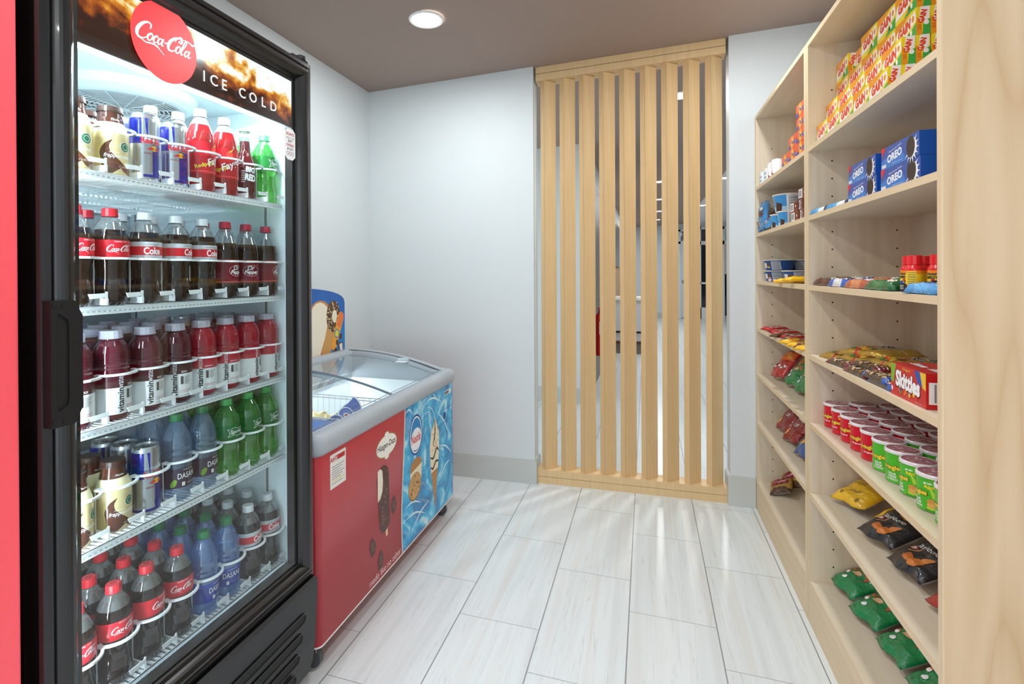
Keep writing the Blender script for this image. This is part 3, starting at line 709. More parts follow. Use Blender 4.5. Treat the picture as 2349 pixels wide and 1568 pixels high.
# ------------------------------------------------------------------ chest freezer
FZX, FY0, FY1 = -1.0, 1.408, 2.640
fr = empty('ice_cream_freezer', (0, 0, 0), 0, 'ice cream chest freezer with curved glass lids, red and blue printed front', 'freezer')
def rounded(x0, x1, y0, y1, r, n=6):
    pts = []
    for (cx, cy, a0) in ((x1 - r, y0 + r, -90), (x1 - r, y1 - r, 0), (x0 + r, y1 - r, 90), (x0 + r, y0 + r, 180)):
        for k in range(n + 1): a = math.radians(a0 + 90 * k / n); pts.append((cx + r * math.cos(a), cy + r * math.sin(a)))
    return pts
FXB = -1.66
RF = P('#c0303a', .32)
m = MB(); oc = rounded(FXB, FZX, FY0, FY1, .028); ic = rounded(FXB + .05, FZX - .05, FY0 + .05, FY1 - .05, .02); n = len(oc)
m.add([(x, y, .092) for x, y in oc] + [(x, y, .712) for x, y in oc], [(i, (i + 1) % n, n + (i + 1) % n, n + i) for i in range(n)] + [tuple(range(n))[::-1]], RF, True)
m.add([(x, y, .17) for x, y in ic] + [(x, y, .712) for x, y in ic], [((i + 1) % n, i, n + i, n + (i + 1) % n) for i in range(n)] + [tuple(range(n))], P('#f2f6f8', .3), False)
m.add([(x, y, .712) for x, y in oc] + [(x, y, .712) for x, y in ic], [(i, (i + 1) % n, n + (i + 1) % n, n + i) for i in range(n)], GREY)
m.build('body', fr)
m = MB(); m.tube([(x, y, .092) for x, y in oc], .003, P('#e8e4e0'), 6, True); m.build('bottom_trim', fr)
def lidz(x): return .852 - .108 * ((x + 1.60) / .60) ** 2
# rim swept round the body outline, its top following the lid curve
xs = [FXB - .01 + (FZX + .012 - FXB + .01) * k / 14 for k in range(15)]
def ztop(x): return max(lidz(x) + .006, .772) if x > -1.25 else lidz(x) + .006
def rimpath(d, r, n=7, seg=12):
    x0, x1, y0, y1 = FXB - d, FZX + d, FY0 - d, FY1 + d; pts = []
    def corner(cx, cy, a0): return [(cx + r * math.cos(math.radians(a0 + 90 * k / n)), cy + r * math.sin(math.radians(a0 + 90 * k / n))) for k in range(n + 1)]
    c1, c2, c3, c4 = corner(x1 - r, y0 + r, -90), corner(x1 - r, y1 - r, 0), corner(x0 + r, y1 - r, 90), corner(x0 + r, y0 + r, 180)
    def seg_(a, b): return [(a[0] + (b[0] - a[0]) * k / seg, a[1] + (b[1] - a[1]) * k / seg) for k in range(1, seg)]
    return c1 + c2 + seg_(c2[-1], c3[0]) + c3 + c4 + seg_(c4[-1], c1[0])
m = MB(); prf = [(.004, 0, -1), (.012, .012, -1), (.016, .030, -1), (.014, .045, -1), (.006, -.004, 1), (-.006, .002, 1), (-.030, .003, 1), (-.056, -.004, 1), (-.058, 0, -1)]
paths = [rimpath(d, max(.008, .030 + d)) for d, _, _ in prf]; np_ = len(paths[0]); vs = []
for i in range(np_):
    zt = ztop(paths[0][i][0])
    for j, (d, dz, k) in enumerate(prf): vs.append((*paths[j][i], zt + dz if k > 0 else min(.706 + dz, zt - .01)))
n = len(prf); m.add(vs, [(i * n + j, ((i + 1) % np_) * n + j, ((i + 1) % np_) * n + (j + 1) % n, i * n + (j + 1) % n) for i in range(np_) for j in range(n)], GREY, True)
m.build('rim', fr)
for k in range(2):
    m = MB(); y = (FY0 + .05, FY1 - .05)[k]; m.tube([(x, y, lidz(x) + .004) for x in xs[1:-1]], .004, P('#5c656c', .4), 5); m.build('lid_track', fr)
m = MB(); m.tube([(-1.064, FY0 + .03, .772), (-1.064, FY1 - .03, .772)], .0015, P('#8c959c', .4), 5)
m.build('lid_track', fr)
def lid(y0, y1, dz, nm):
    m = MB(); vs = []; fs = []; xx = [-1.62 + (.56) * k / 16 for k in range(17)]
    for x in xx: vs += [(x, y0, lidz(x) - .012 + dz), (x, y1, lidz(x) - .012 + dz)]
    for i in range(16): fs.append((2 * i, 2 * i + 2, 2 * i + 3, 2 * i + 1))
    m.add(vs, fs, LIDGLASS, True); o = m.build('glass_lid', fr)
    for y in (y0, y1): m = MB(); m.tube([(x, y, lidz(x) - .010 + dz) for x in xx], .005, P('#7d8a94', .3), 6); m.build('lid_edge', o)
    return o
lid(FY0 + .05, 2.075, -.008, 'near'); l2 = lid(2.055, FY1 - .05, .0, 'far')
m = MB(); m.box(-1.30, -1.24, FY1 - .075, FY1 - .048, .815, .828, P('#c9dbe3', .2)); m.box(-1.30, -1.235, FY1 - .11, FY1 - .078, .812, .8135, WH); m.build('lid_grip', l2)
# casters
for (x, y) in ((-1.05, FY0 + .045), (-1.05, FY1 - .07), (-1.6, FY0 + .07), (-1.6, FY1 - .07)):
    m = MB(); TT = Matrix.Translation((x, y, .032)) @ Matrix.Rotation(PI / 2, 4, 'X'); m.lathe([(.031, -.010, P('#55585a')), (.031, .010, P('#55585a'))], 20, T=TT); m.lathe([(.014, -.013, CHROME), (.014, .013, CHROME)], 14, T=TT)
    w_ = m.build('caster', fr); m = MB(); m.box(x - .02, x + .02, y - .016, y - .013, .03, .092, CHROME); m.box(x - .02, x + .02, y + .013, y + .016, .03, .092, CHROME); m.box(x - .024, x + .024, y - .02, y + .02, .080, .092, CHROME); m.build('caster_fork', w_)
# front graphics
def water_mat():
    m, nt, b = nodes('blue_water_print'); tc = N(nt, 'ShaderNodeTexCoord'); mp = N(nt, 'ShaderNodeMapping'); mp.inputs['Location'].default_value = (0, -2.27, -.43); nt.links.new(tc.outputs['Object'], mp.inputs[0])
    n = N(nt, 'ShaderNodeTexNoise'); n.inputs['Scale'].default_value = 5; n.inputs['Detail'].default_value = 4; n.inputs['Distortion'].default_value = 2.2; nt.links.new(mp.outputs[0], n.inputs[0])
    r = ramp(nt, n.outputs['Fac'], [(.30, '#0a5e9e'), (.42, '#0f8fcc'), (.50, '#18a8e0'), (.57, '#4fc4ec'), (.64, '#bfe8f8'), (.72, '#f2fbff')])
    wv = N(nt, 'ShaderNodeTexWave', wave_type='RINGS', rings_direction='X'); wv.inputs['Scale'].default_value = 5; wv.inputs['Distortion'].default_value = 14; wv.inputs['Detail'].default_value = 2; nt.links.new(mp.outputs[0], wv.inputs[0])
    hi = ramp(nt, wv.outputs['Fac'], [(.90, (0, 0, 0, 1)), (.99, (1, 1, 1, 1))])
    mx = N(nt, 'ShaderNodeMix', data_type='RGBA'); nt.links.new(math_(nt, 'MULTIPLY', hi.outputs[0], .12), mx.inputs[0]); nt.links.new(r.outputs[0], mx.inputs[6]); mx.inputs[7].default_value = (1, 1, 1, 1)
    nt.links.new(mx.outputs[2], b.inputs['Base Color']); b.inputs['Roughness'].default_value = .3; return m
FM = plane_map((FZX, 0, 0), (0, 1, 0), (0, 0, 1), .0004)
m = MB(); curve = catmull([(2.040, .705), (2.030, .58), (2.012, .40), (2.000, .25), (2.006, .097)], 5)
for (a, b) in zip(curve, curve[1:]):
    put(m, FM, poly([(b[0], b[1]), (FY1 - .028, b[1]), (FY1 - .028, a[1]), (a[0], a[1])]), MATS.setdefault('water', None) or MATS.__setitem__('water', water_mat()) or MATS['water'])
put(m, FM, stroke(curve, .008, 2), P('#e7dcc0'), 1)
m.build('water_print', fr); m = MB()
# badge, bar, chocolate, lettering on red
put(m, FM, disc(1.872, .600, .088, .046, 36, 2), P('#b08d4a'), 1); put(m, FM, disc(1.872, .600, .084, .042, 36, 2), P('#f6f4ec'), 2)
put(m, FM, disc(1.872, .645, .020, .012), P('#b08d4a'), 1); put(m, FM, disc(1.872, .645, .017, .009), P('#f6f4ec'), 2); put(m, FM, disc(1.872, .555, .020, .012), P('#b08d4a'), 1); put(m, FM, disc(1.872, .555, .017, .009), P('#f6f4ec'), 2)
put(m, FM, text('Häagen-Dazs', w=.150, h=.032, cx=1.872, cy=.600, bold=.012), P('#231c1a'), 3)
choc = P('#4a241c', .35); choc2 = P('#6e3a2a', .35)
def capsule(cx, cy, w_, h_, rot=0):
    r = w_ / 2; pts = []
    for k in range(9): a = math.radians(180 * k / 8); pts.append((r * math.cos(a), h_ / 2 - r + r * math.sin(a)))
    for k in range(5): a = math.radians(180 + 45 * k); pts.append((r * .85 * math.cos(a), -h_ / 2 + r * .5 + r * .5 * math.sin(a)))
    return xf(pts, [tuple(range(len(pts)))], cx, cy, rot)
def rot2(p, c, r): return (c[0] + (p[0] - c[0]) * math.cos(r) - (p[1] - c[1]) * math.sin(r), c[1] + (p[0] - c[0]) * math.sin(r) + (p[1] - c[1]) * math.cos(r))
bc = (1.845, .395)
put(m, FM, capsule(1.862, .285, .020, .10, .15), P('#e3c79a'), 1)
put(m, FM, capsule(*bc, .098, .270, .08), choc, 2)
put(m, FM, poly([(1.795, .520), (1.795, .40), (1.815, .405), (1.833, .43), (1.838, .470), (1.832, .512), (1.815, .524)]), P('#f3ead8'), 3)
for k in range(70):
    a, b = rs.uniform(-.042, .042), rs.uniform(-.12, .11); p = rot2((bc[0] + a, bc[1] + b), bc, .08)
    if p[0] < 1.84 and p[1] > .40: continue
    put(m, FM, disc(p[0], p[1], rs.uniform(.003, .006), rs.uniform(.003, .006), 7, 1), P(rs.choice(['#8a5a40', '#6e3a2a', '#a87858', '#7a4632'])), 3)
for (cx_, cy_, r_) in ((1.928, .335, .3), (1.753, .245, .5), (1.815, .165, .2)):
    put(m, FM, xform(poly([(-.022, -.03), (.006, -.034), (.024, -.01), (.020, .034), (-.004, .030), (-.020, .012)]), cx_, cy_, 1, r_), choc, 1); put(m, FM, xform(poly([(-.010, -.02), (.008, -.022), (.014, .02), (-.004, .018)]), cx_, cy_, 1, r_), choc2, 2)
put(m, FM, text('made like no other', w=.260, h=.026, cx=1.860, cy=.118), P('#f0d8d8'), 1)
# service sticker
put(m, FM, rect(1.478, 1.572, .575, .690), P('#e9e7e2'), 1); put(m, FM, text('AHT', h=.016, cx=1.500, cy=.672, bold=.03), P('#c02028'), 2); put(m, FM, rect(1.520, 1.566, .664, .680), P('#c02028'), 2)
for k in range(8): put(m, FM, rect(1.488, 1.562 - (k % 3) * .012, .645 - k * .008, .6475 - k * .008), P('#8d8d8d') if k != 6 else P('#e4d23a'), 2)
m.build('ice_cream_bar_print', fr); m = MB()
for k in range(13):
    a0_ = rs.uniform(-.5, 2.2); r_ = .06 + .012 * k; cx_, cz_ = 2.27, .565
    pts = [(cx_ + r_ * math.cos(a0_ + .16 * j), cz_ + .9 * r_ * math.sin(a0_ + .16 * j), .001 + .004 * math.sin(PI * j / 9)) for j in range(10)]
    pts = [q for q in pts if 2.05 < q[0] < 2.605 and .1 < q[1] < .70]
    if len(pts) > 3: put(m, FM, stroke(pts), P('#c9ecf8'), 1)
for (a, b, c_, d) in ((2.03, .22, 2.25, .16), (2.03, .27, 2.20, .23), (2.40, .60, 2.58, .42), (2.42, .42, 2.60, .33), (2.04, .68, 2.12, .66), (2.25, .68, 2.45, .64), (2.43, .25, 2.58, .30), (2.1, .14, 2.3, .20)):
    put(m, FM, stroke([(a, b, .001), ((a + c_) / 2, (b + d) / 2 + .02, .009), (c_, d, .001)]), P('#d8f1fa'), 1)
# right-hand art: round badge, sandwich, cone
put(m, FM, disc(2.150, .560, .070, .092, 36, 2), P('#1d4f9c'), 1); put(m, FM, disc(2.150, .560, .062, .083, 36, 2), WH, 2); put(m, FM, disc(2.150, .560, .056, .076, 36, 2), P('#1b87c9'), 3); put(m, FM, disc(2.152, .540, .056, .050, 36, 2), WH, 4)
put(m, FM, text('Nestlé', w=.098, h=.040, cx=2.150, cy=.545, bold=.02), P('#cf2a36'), 5)
cream = P('#efe4c4'); cook = P('#c99a5a')
put(m, FM, disc(2.150, .415, .062, .040, 24, 2), P('#b58048'), 1); put(m, FM, poly([(2.088, .335), (2.205, .345), (2.212, .415), (2.088, .40)]), cream, 2)
put(m, FM, disc(2.135, .330, .068, .062, 26, 2), P('#8e5f30'), 3); put(m, FM, disc(2.135, .333, .065, .058, 26, 2), cook, 4)
for k in range(26):
    a = rs.uniform(0, 2 * PI); q = .05 * math.sqrt(rs.random()); put(m, FM, disc(2.135 + q * math.cos(a), .333 + q * math.sin(a), rs.uniform(.003, .008), rs.uniform(.003, .006), 7, 1), P(rs.choice(['#4a2c1c', '#8a6034', '#dcb478'])), 5)
put(m, FM, poly([(2.365, .13), (2.405, .32), (2.322, .32)]), P('#c08a4c'), 1)
for k in range(6): put(m, FM, stroke([(2.33 + k * .004, .30 - k * .026), (2.398 - k * .004, .315 - k * .028)], .003, 1), P('#8f5c2c'), 2)
put(m, FM, poly([(2.318, .32), (2.409, .32), (2.425, .43), (2.420, .50), (2.39, .55), (2.372, .585), (2.36, .55), (2.325, .52), (2.305, .45)]), cream, 2)
for (p) in ([(2.315, .35, .004), (2.345, .335, .012), (2.38, .36, .012), (2.415, .35, .006)], [(2.31, .40, .004), (2.35, .385, .012), (2.39, .42, .012), (2.42, .40, .004)], [(2.345, .45, .006), (2.37, .50, .012), (2.372, .57, .006)]): put(m, FM, stroke(p), P('#2c1a16'), 3)
for k in range(24): put(m, FM, disc(2.33 + rs.random() * .08, .42 + rs.random() * .11, .004, .004, 6, 1), P('#9c6436'), 4)
put(m, FM, rect(2.495, 2.595, .655, .680), P('#d9e2e6'), 1); put(m, FM, rect(2.50, 2.56, .659, .676), P('#6b7c86'), 2)
put(m, FM, rect(2.475, 2.605, .585, .588), P('#2a6fae'), 1); put(m, FM, disc(2.50, .600 - .045, .016, .020), P('#1c3c78'), 1); put(m, FM, rect(2.475, 2.605, .520, .523), P('#2a6fae'), 1)
m.build('cone_print', fr)
# baskets
WIRE = P('#f3f6f8', .3)
def basket(y0, y1, x0=-1.60, x1=-1.09, zt=.745, zb=.56):
    m = MB()
    for z in (zt, zt - .012, zb): m.tube([(x0, y0, z), (x1, y0, z), (x1, y1, z), (x0, y1, z)], .0028, WIRE, 5, True)
    k = 0
    y = y0
    while y <= y1: m.tube([(x0, y, zt), (x0, y, zb), (x1, y, zb), (x1, y, zt)], .0016, WIRE, 4); y += .030
    x = x0
    while x <= x1: m.tube([(x, y0, zt), (x, y0, zb), (x, y1, zb), (x, y1, zt)], .0016, WIRE, 4); x += .030
    return m.build('wire_basket', fr)
basket(1.47, 1.685); basket(1.70, 2.05, zt=.735)
m = MB(); m.box(-1.60, -1.09, 2.08, 2.58, .28, .285, P('#dfe8ee', .4)); m.build('inner_floor', fr)
# header board
m = MB(); pts = [(1.42, .80)] + [(2.62, .80), (2.62, 1.125)] + [(2.02 + .60 * math.cos(a), 1.125 + .10 * math.sin(a) ** .8) for a in [PI * k / 20 for k in range(1, 20)]] + [(1.42, 1.125)]
SMX = -1.668
def blueg():
    m_, nt, b = nodes('blue_header_print'); tc = N(nt, 'ShaderNodeTexCoord'); n_ = N(nt, 'ShaderNodeTexNoise'); n_.inputs['Scale'].default_value = 6; nt.links.new(tc.outputs['Object'], n_.inputs[0])
    sx = N(nt, 'ShaderNodeSeparateXYZ'); nt.links.new(tc.outputs['Object'], sx.inputs[0])
    f = math_(nt, 'ADD', math_(nt, 'MULTIPLY', math_(nt, 'SUBTRACT', 1.22, sx.outputs[2]), 1.6), math_(nt, 'MULTIPLY', n_.outputs['Fac'], .4))
    r = ramp(nt, f, [(.15, '#2050a4'), (.5, '#0a70c0'), (.8, '#0a88cf')]); nt.links.new(r.outputs[0], b.inputs['Base Color']); b.inputs['Roughness'].default_value = .35; return m_
vs = [(SMX, y, z) for y, z in pts]; vb = [(SMX - .008, y, z) for y, z in pts]; n = len(pts)
m.add(vs, [tuple(range(n))], blueg()); m.add(vs + vb, [(i, n + i, n + (i + 1) % n, (i + 1) % n) for i in range(n)] + [tuple(range(n, 2 * n))[::-1]], P('#dfe6ec'))
HM = plane_map((SMX, 0, 0), (0, 1, 0), (0, 0, 1), .0005)
put(m, HM, xform(capsule(0, 0, .24, .36), 2.36, .975, 1, -.40), P('#c9884a'), 1); put(m, HM, xform(capsule(0, 0, .18, .32), 2.352, .985, 1, -.40), P('#efe6cf'), 2)
put(m, HM, poly([(2.375, .80), (2.43, .79), (2.575, .995), (2.455, 1.03)]), P('#cf9a56'), 2)
put(m, HM, xform(disc(0, 0, .066, .088, 24, 2), 2.505, 1.055), P('#5a3a22'), 3)
for k in range(120):
    a = rs.uniform(0, 2 * PI); q = math.sqrt(rs.random()); put(m, HM, disc(2.505 + .064 * q * math.cos(a), 1.055 + .086 * q * math.sin(a), .0042, .0042, 6, 1), P(rs.choice(['#e4cf9a', '#c9a468', '#7a5230', '#f0e2bc'])), 4)
put(m, HM, disc(2.516, 1.055, .024, .036), P('#f0e6cc'), 5)
put(m, HM, xform(capsule(0, 0, .060, .225), 2.545, .970, 1, -.42), P('#f0a02c'), 6); put(m, HM, xform(capsule(0, 0, .052, .09), 2.572, 1.03, 1, -.42), P('#ec7a3a'), 7)
put(m, HM, disc(2.538, .955, .024, .026), P('#1d6fae'), 8); put(m, HM, disc(2.538, .955, .018, .020), P('#d8d848'), 9)
for (a, b, r_) in ((2.575, .935, .015), (2.54, .905, .013), (2.525, .855, .018)): put(m, HM, disc(a, b, r_, r_ * 1.2, 10, 2), P('#5c3420'), 6)
put(m, HM, xform(rect(-.022, .022, -.030, .030), 2.578, .872, 1, .15), P('#6b4028'), 6); put(m, HM, xform(rect(-.014, .014, -.022, .022), 2.580, .872, 1, .15), P('#eee6dc'), 7)
put(m, HM, text('SUMMER', h=.028, w=.17, cx=2.455, cy=.826, bold=.03), WH, 9)
put(m, HM, text('TASTES OF', h=.028, w=.22, cx=2.22, cy=.826, bold=.03), WH, 9)
m.build('header_board', fr)
# ------------------------------------------------------------------ drinks
A0 = math.radians(-14)
def cap_mesh(r, z0, z1, mat, ribs=True):
    m = MB(); n = 30; vs = []; fs = []
    for z, q in ((z0, 1.03), (z0 + .003, 1.03), (z0 + .0032, 1), (z1 - .001, .97), (z1, .90)):
        for k in range(n): rr = r * q * (1 + (.02 if ribs and k % 2 else 0)); a = 2 * PI * k / n; vs.append((rr * math.cos(a), rr * math.sin(a), z))
    for j in range(4):
        for k in range(n): l = (k + 1) % n; fs.append((j * n + k, j * n + l, (j + 1) * n + l, (j + 1) * n + k))
    fs.append(tuple(range(4 * n, 5 * n))); m.add(vs, fs, mat, False)
    return m
def bottle(name, prof, label=None, arts=(), cap=None, seg=26, ribs=True, a0=A0, capart=None):
    m = MB(); m.lathe(prof, seg); o = m.build(name)
    rf = prof_r(prof)
    if label:
        z0, z1, lm = label[:3]; eps = .0004
        m = MB(); L = [(rf(z0 + (z1 - z0) * k / 4) + eps, z0 + (z1 - z0) * k / 4, lm) for k in range(5)]; m.lathe(L, seg, caps=False)
        for (art, mat, layer) in arts: put(m, cyl_map(lambda z: rf(z) + eps, a0, 0, .0004), art, mat, layer)
        m.build('label', o)
    elif arts:
        m = MB()
        for (art, mat, layer) in arts: put(m, cyl_map(rf, a0, 0, .0004), art, mat, layer)
        m.build('label_print', o)
    if cap:
        m = cap_mesh(*cap, ribs)
        if capart: put(m, plane_map((0, 0, cap[2]), (1, 0, 0), (0, 1, 0), .0003), capart[0], capart[1], 0)
        m.build('cap', o)
    return o
def contour(liq, lev=.150, clear=None):
    clear = clear or PET
    pts = [(.024, 0), (.031, .004), (.0345, .018), (.0335, .035), (.030, .055), (.0292, .070), (.031, .085), (.0352, .098), (.0356, .115), (.0356, .136), (.0345, .146), (.0305, .160), (.0225, .176), (.0155, .186), (.0122, .189), (.0122, .194)]
    return [(r, z, liq if z < lev else clear) for r, z in pts]
CAPR = P('#cc2430', .4); CAPW = P('#e2e6ea', .4); CAPG = P('#1f7a4a', .4); CAPLG = P('#3fae5c', .4); CAPM = P('#b8283a', .4); CAPWW = P('#f4f6f6', .4)
LBLR = P('#cf1f2d', .3); SILV = P('#c9cdd1', .3)
capr = (.0148, .189, .2065)
ringart = (ring(0, 0, .009, .009, .0012, 16), P('#e8a0a4'))
coke = bottle('cola_bottle', contour(COLA, .150), (.100, .138, LBLR), [(coca(.052, .010, .1185), WH, 1), (text('ORIGINAL TASTE', w=.026, h=.0026, cx=.012, cy=.1345), WH, 1), (text('20 FL OZ (1.25 PT) 591 mL', w=.026, h=.002, cx=.016, cy=.1035), INK, 1)] , (*capr, CAPR), capart=ringart)
diet = bottle('diet_cola_bottle', contour(COLA, .150), (.100, .138, SILV), [(rect(-.11, .11, .108, .1275, 40), LBLR, 0), (text('Coke', w=.036, h=.0165, cx=.014, cy=.1178, bold=.03), WH, 1), (text('NO SUGAR NO CALORIES', w=.034, h=.0026, cx=.012, cy=.1325), P('#55585c'), 1), (text('20 FL OZ (1.25 PT) 591 mL', w=.026, h=.002, cx=.016, cy=.1035), P('#55585c'), 1), (text('Diet', h=.004, cx=.020, cy=.1285, shear=.3), P('#b02030'), 2)], (*capr, CAPW), capart=(ring(0, 0, .009, .009, .0012, 16), P('#9aa0a4')))
def straight(liq, lev, clear, ridged=False):
    pts = [(.026, 0), (.032, .004), (.0345, .016), (.0345, .03), (.0345, .085)]
    if ridged:
        for k in range(6): pts += [(.0345 - .0016 * (k % 2), .090 + k * .006)]
    else: pts += [(.0345, .105), (.0348, .125)]
    pts += [(.034, .130), (.0305, .148), (.0235, .168), (.0160, .184), (.0125, .189), (.0125, .194)]
    return [(r, z, liq if z < lev else clear) for r, z in pts]
MAR = P('#7a1622', .3); NAVY = P('#1e2c58', .3)
drp = bottle('pepper_soda_bottle', straight(COLA, .146, PET), (.040, .104, MAR), [(text('Dr', h=.013, cx=.010, cy=.081, shear=.3, bold=.03), WH, 1), (text('Pepper', w=.040, h=.014, cx=.012, cy=.068, shear=.25, bold=.03), WH, 1), (ring(.012, .073, .024, .015, .0014), P('#d8a8a8'), 0), (rect(-.1, .1, .1005, .1025, 30), P('#e06a4a'), 0), (rect(-.1, .1, .042, .044, 30), P('#e06a4a'), 0), (text('GET 20% OFF AT', w=.03, h=.0025, cx=.005, cy=.0965), WH, 1)], (*capr, CAPM), capart=(ring(0, 0, .009, .009, .0012, 16), P('#d88a90')))
def water(dark):
    lm = thin('water_label_dark', '#5a4a78', .04, .75, '#3c2a4c') if dark else thin('water_label_blue', '#3a60c8', .04, .75, '#1c3fae')
    pl = WATER if dark else WATER2
    return bottle('water_bottle', straight(pl, 1, pl, True), (.034, .080, lm), [(text('DASANI', w=.046, h=.0135, cx=.010, cy=.062, bold=.005), WH, 1), (text('PURIFIED WATER', w=.026, h=.0028, cx=.012, cy=.0755), WH, 1), (text('20 FL OZ (1.25 PT)', w=.022, h=.0024, cx=.020, cy=.042), WH, 1), (rect(-.004, .003, .038, .047), WH, 1), (text('0', h=.004, cx=-.0005, cy=.043), INK, 2)] + ([(xform(disc(0, 0, .006, .0105, 12, 2), -.022, .046, 1, -.5), P('#7fae3a'), 1)] if dark else [(rect(-.1, .1, .074, .080, 30), P('#2b4fc4'), 0)]), (*capr, CAPG))
wat1 = water(True); wat2 = water(False)
GL = thin('green_label', '#3f9a48', .04, .6, '#1f8a3c')
spr = bottle('lime_soda_bottle', [(r, z, GREENP) for r, z, _ in contour(COLA)], (.096, .140, GL), [(poly([(-.010, .108), (.004, .112), (.018, .108), (.040, .112), (.036, .119), (.042, .129), (.022, .127), (.006, .132), (-.004, .127), (-.012, .130), (-.006, .119)]), P('#1c6e34'), 1), (stroke([(-.010, .108), (.004, .112), (.018, .108), (.040, .112), (.036, .119), (.042, .129), (.022, .127), (.006, .132), (-.004, .127), (-.012, .130), (-.006, .119), (-.010, .108)], .001, 2), WH, 2), (text('Sprite', w=.038, h=.0125, cx=.014, cy=.119, bold=.02, shear=.2), WH, 3)], (*capr, CAPLG))
VL = P('#e9ebec', .4)
def vitamin(juice, up, upc, sub):
    pts = [(.030, 0), (.0345, .004), (.0365, .012), (.0365, .098), (.0350, .104), (.0340, .108), (.0352, .112), (.0340, .117), (.0350, .121), (.0352, .133), (.0345, .144), (.0300, .158), (.0225, .168), (.0200, .170), (.0200, .174)]
    return bottle('flavoured_water_bottle', [(r, z, juice) for r, z in pts], (.014, .097, VL), [(rect(-.114, .114, .070, .097, 40, 2), up, 0), (text('vitamin', w=.052, h=.0125, cx=-.004, cy=.043, bold=.02, rot=PI / 2), INK, 1), (text('water', w=.030, h=.010, cx=-.004, cy=.0835, rot=PI / 2), upc, 1), (text(sub, h=.0045, cx=.018, cy=.0745, bold=.01), upc, 1), (rect(.009, .0155, .045, .064), P('#5a5052'), 1)] +
        [(rect(.0175, .034 - (k % 3) * .003, .062 - k * .0034, .0633 - k * .0034), P('#8c8c8c'), 1) for k in range(6)] + [(text('nutrient enhanced', w=.028, h=.0028, cx=.021, cy=.030), P('#c0404a'), 1), (text('water beverage', w=.024, h=.0028, cx=.019, cy=.0255), P('#c0404a'), 1), (text('20 FL OZ (1.25 PT)', w=.024, h=.0026, cx=.019, cy=.018), INK, 1)],
        (.0215, .1725, .190, thin('frosted_cap', '#e8e4f0', .08, .6, '#dcdcec')))
vitx = vitamin(PURP, P('#3f1420', .3), WH, 'xxx'); vitp = vitamin(PINKJ, P('#c0283c', .3), WH, 'power-c')
LATTE = P('#d8c795', .25, coat=.5); MOCHA = P('#4c2a20', .15, coat=.5); FROTH = P('#e9dfb6', .3)
frap = bottle('coffee_drink_bottle', [(.028, 0, LATTE), (.0325, .004, LATTE), (.0345, .012, LATTE), (.0345, .078, LATTE), (.0335, .090, FROTH), (.0290, .106, FROTH), (.0262, .113, MOCHA), (.0232, .124, MOCHA), (.0222, .133, MOCHA), (.0222, .136, PET)], None,
    [(stroke([(.006, .010, .040), (-.006, .026, .034), (-.014, .045, .022), (-.012, .062, .010), (-.002, .074, .001)]), MOCHA, 0), (stroke([(.044, .010, .014), (.024, .014, .012), (.008, .028, .002)]), P('#6a4030'), 0), (stroke([(-.022, .012, .003), (-.024, .034, .002), (-.026, .054, .002), (-.012, .074, .001)]), P('#e8dc6a'), 1), (disc(.024, .062, .011, .011, 20, 2), WH, 1), (disc(.024, .062, .0102, .0102, 20, 2), P('#0e6b48'), 2), (ring(.024, .062, .0062, .0062, .0008, 14), WH, 3), (text('frappuccino', w=.050, h=.011, cx=.008, cy=.040, bold=.01, shear=.25), WH, 3), (text('STARBUCKS', w=.018, h=.0024, cx=.002, cy=.048), WH, 3), (text('9.5 FL OZ (281 mL)', w=.022, h=.0028, cx=.020, cy=.018), WH, 3), (text('Mocha', w=.016, h=.004, cx=.006, cy=.1195), WH, 3)],
    (.0238, .136, .149, P('#3b2620', .3)), ribs=False, capart=(disc(0, 0, .019, .019, 20, 1), P('#2a1c18', .3)))
ALC = P('#c3c8ce', .22, .9); RBB = P('#16248c', .22, .3)
can = bottle('energy_drink_can', [(.0235, 0, ALC), (.0285, .006, ALC), (.0292, .014, ALC), (.0292, .138, ALC), (.0285, .144, ALC), (.0262, .151, ALC), (.0266, .155, ALC), (.0245, .154, ALC), (.0240, .151, ALC)], None,
    [(rect(-.090, -.004, .085, .143, 22), RBB, 0), (rect(.006, .086, .016, .085, 22), RBB, 0), (rect(-.09, .086, .010, .016, 30), RBB, 0), (poly([(-.016, .085), (-.004, .085), (-.010, .143), (-.016, .143)]), ALC, 1), (rect(-.03, .034, .083, .0835, 8), ALC, 1), (text('Red Bull', w=.052, h=.014, cx=.008, cy=.093, bold=.035), P('#c8202e', .3), 2), (disc(.010, .076, .008, .0065, 14, 1), P('#f0b71e', .3), 2), (poly([(-.008, .073), (.004, .079), (.009, .074), (.002, .072)]), P('#c8202e'), 3), (poly([(.028, .073), (.016, .079), (.011, .074), (.018, .072)]), P('#c8202e'), 3), (text('ENERGY DRINK', w=.040, h=.004, cx=.008, cy=.064), P('#8a2440'), 2)])
m = MB(); m.lathe([(.0242, .1512, ALC), (.0001, .1512, ALC)], 20, caps=False); m.add([(-.012, -.005, .1525), (.010, -.005, .1525), (.012, 0, .1525), (.010, .005, .1525), (-.012, .005, .1525)], [(0, 1, 2, 3, 4)], P('#8d9298', .2, .9)); m.build('can_end', can)
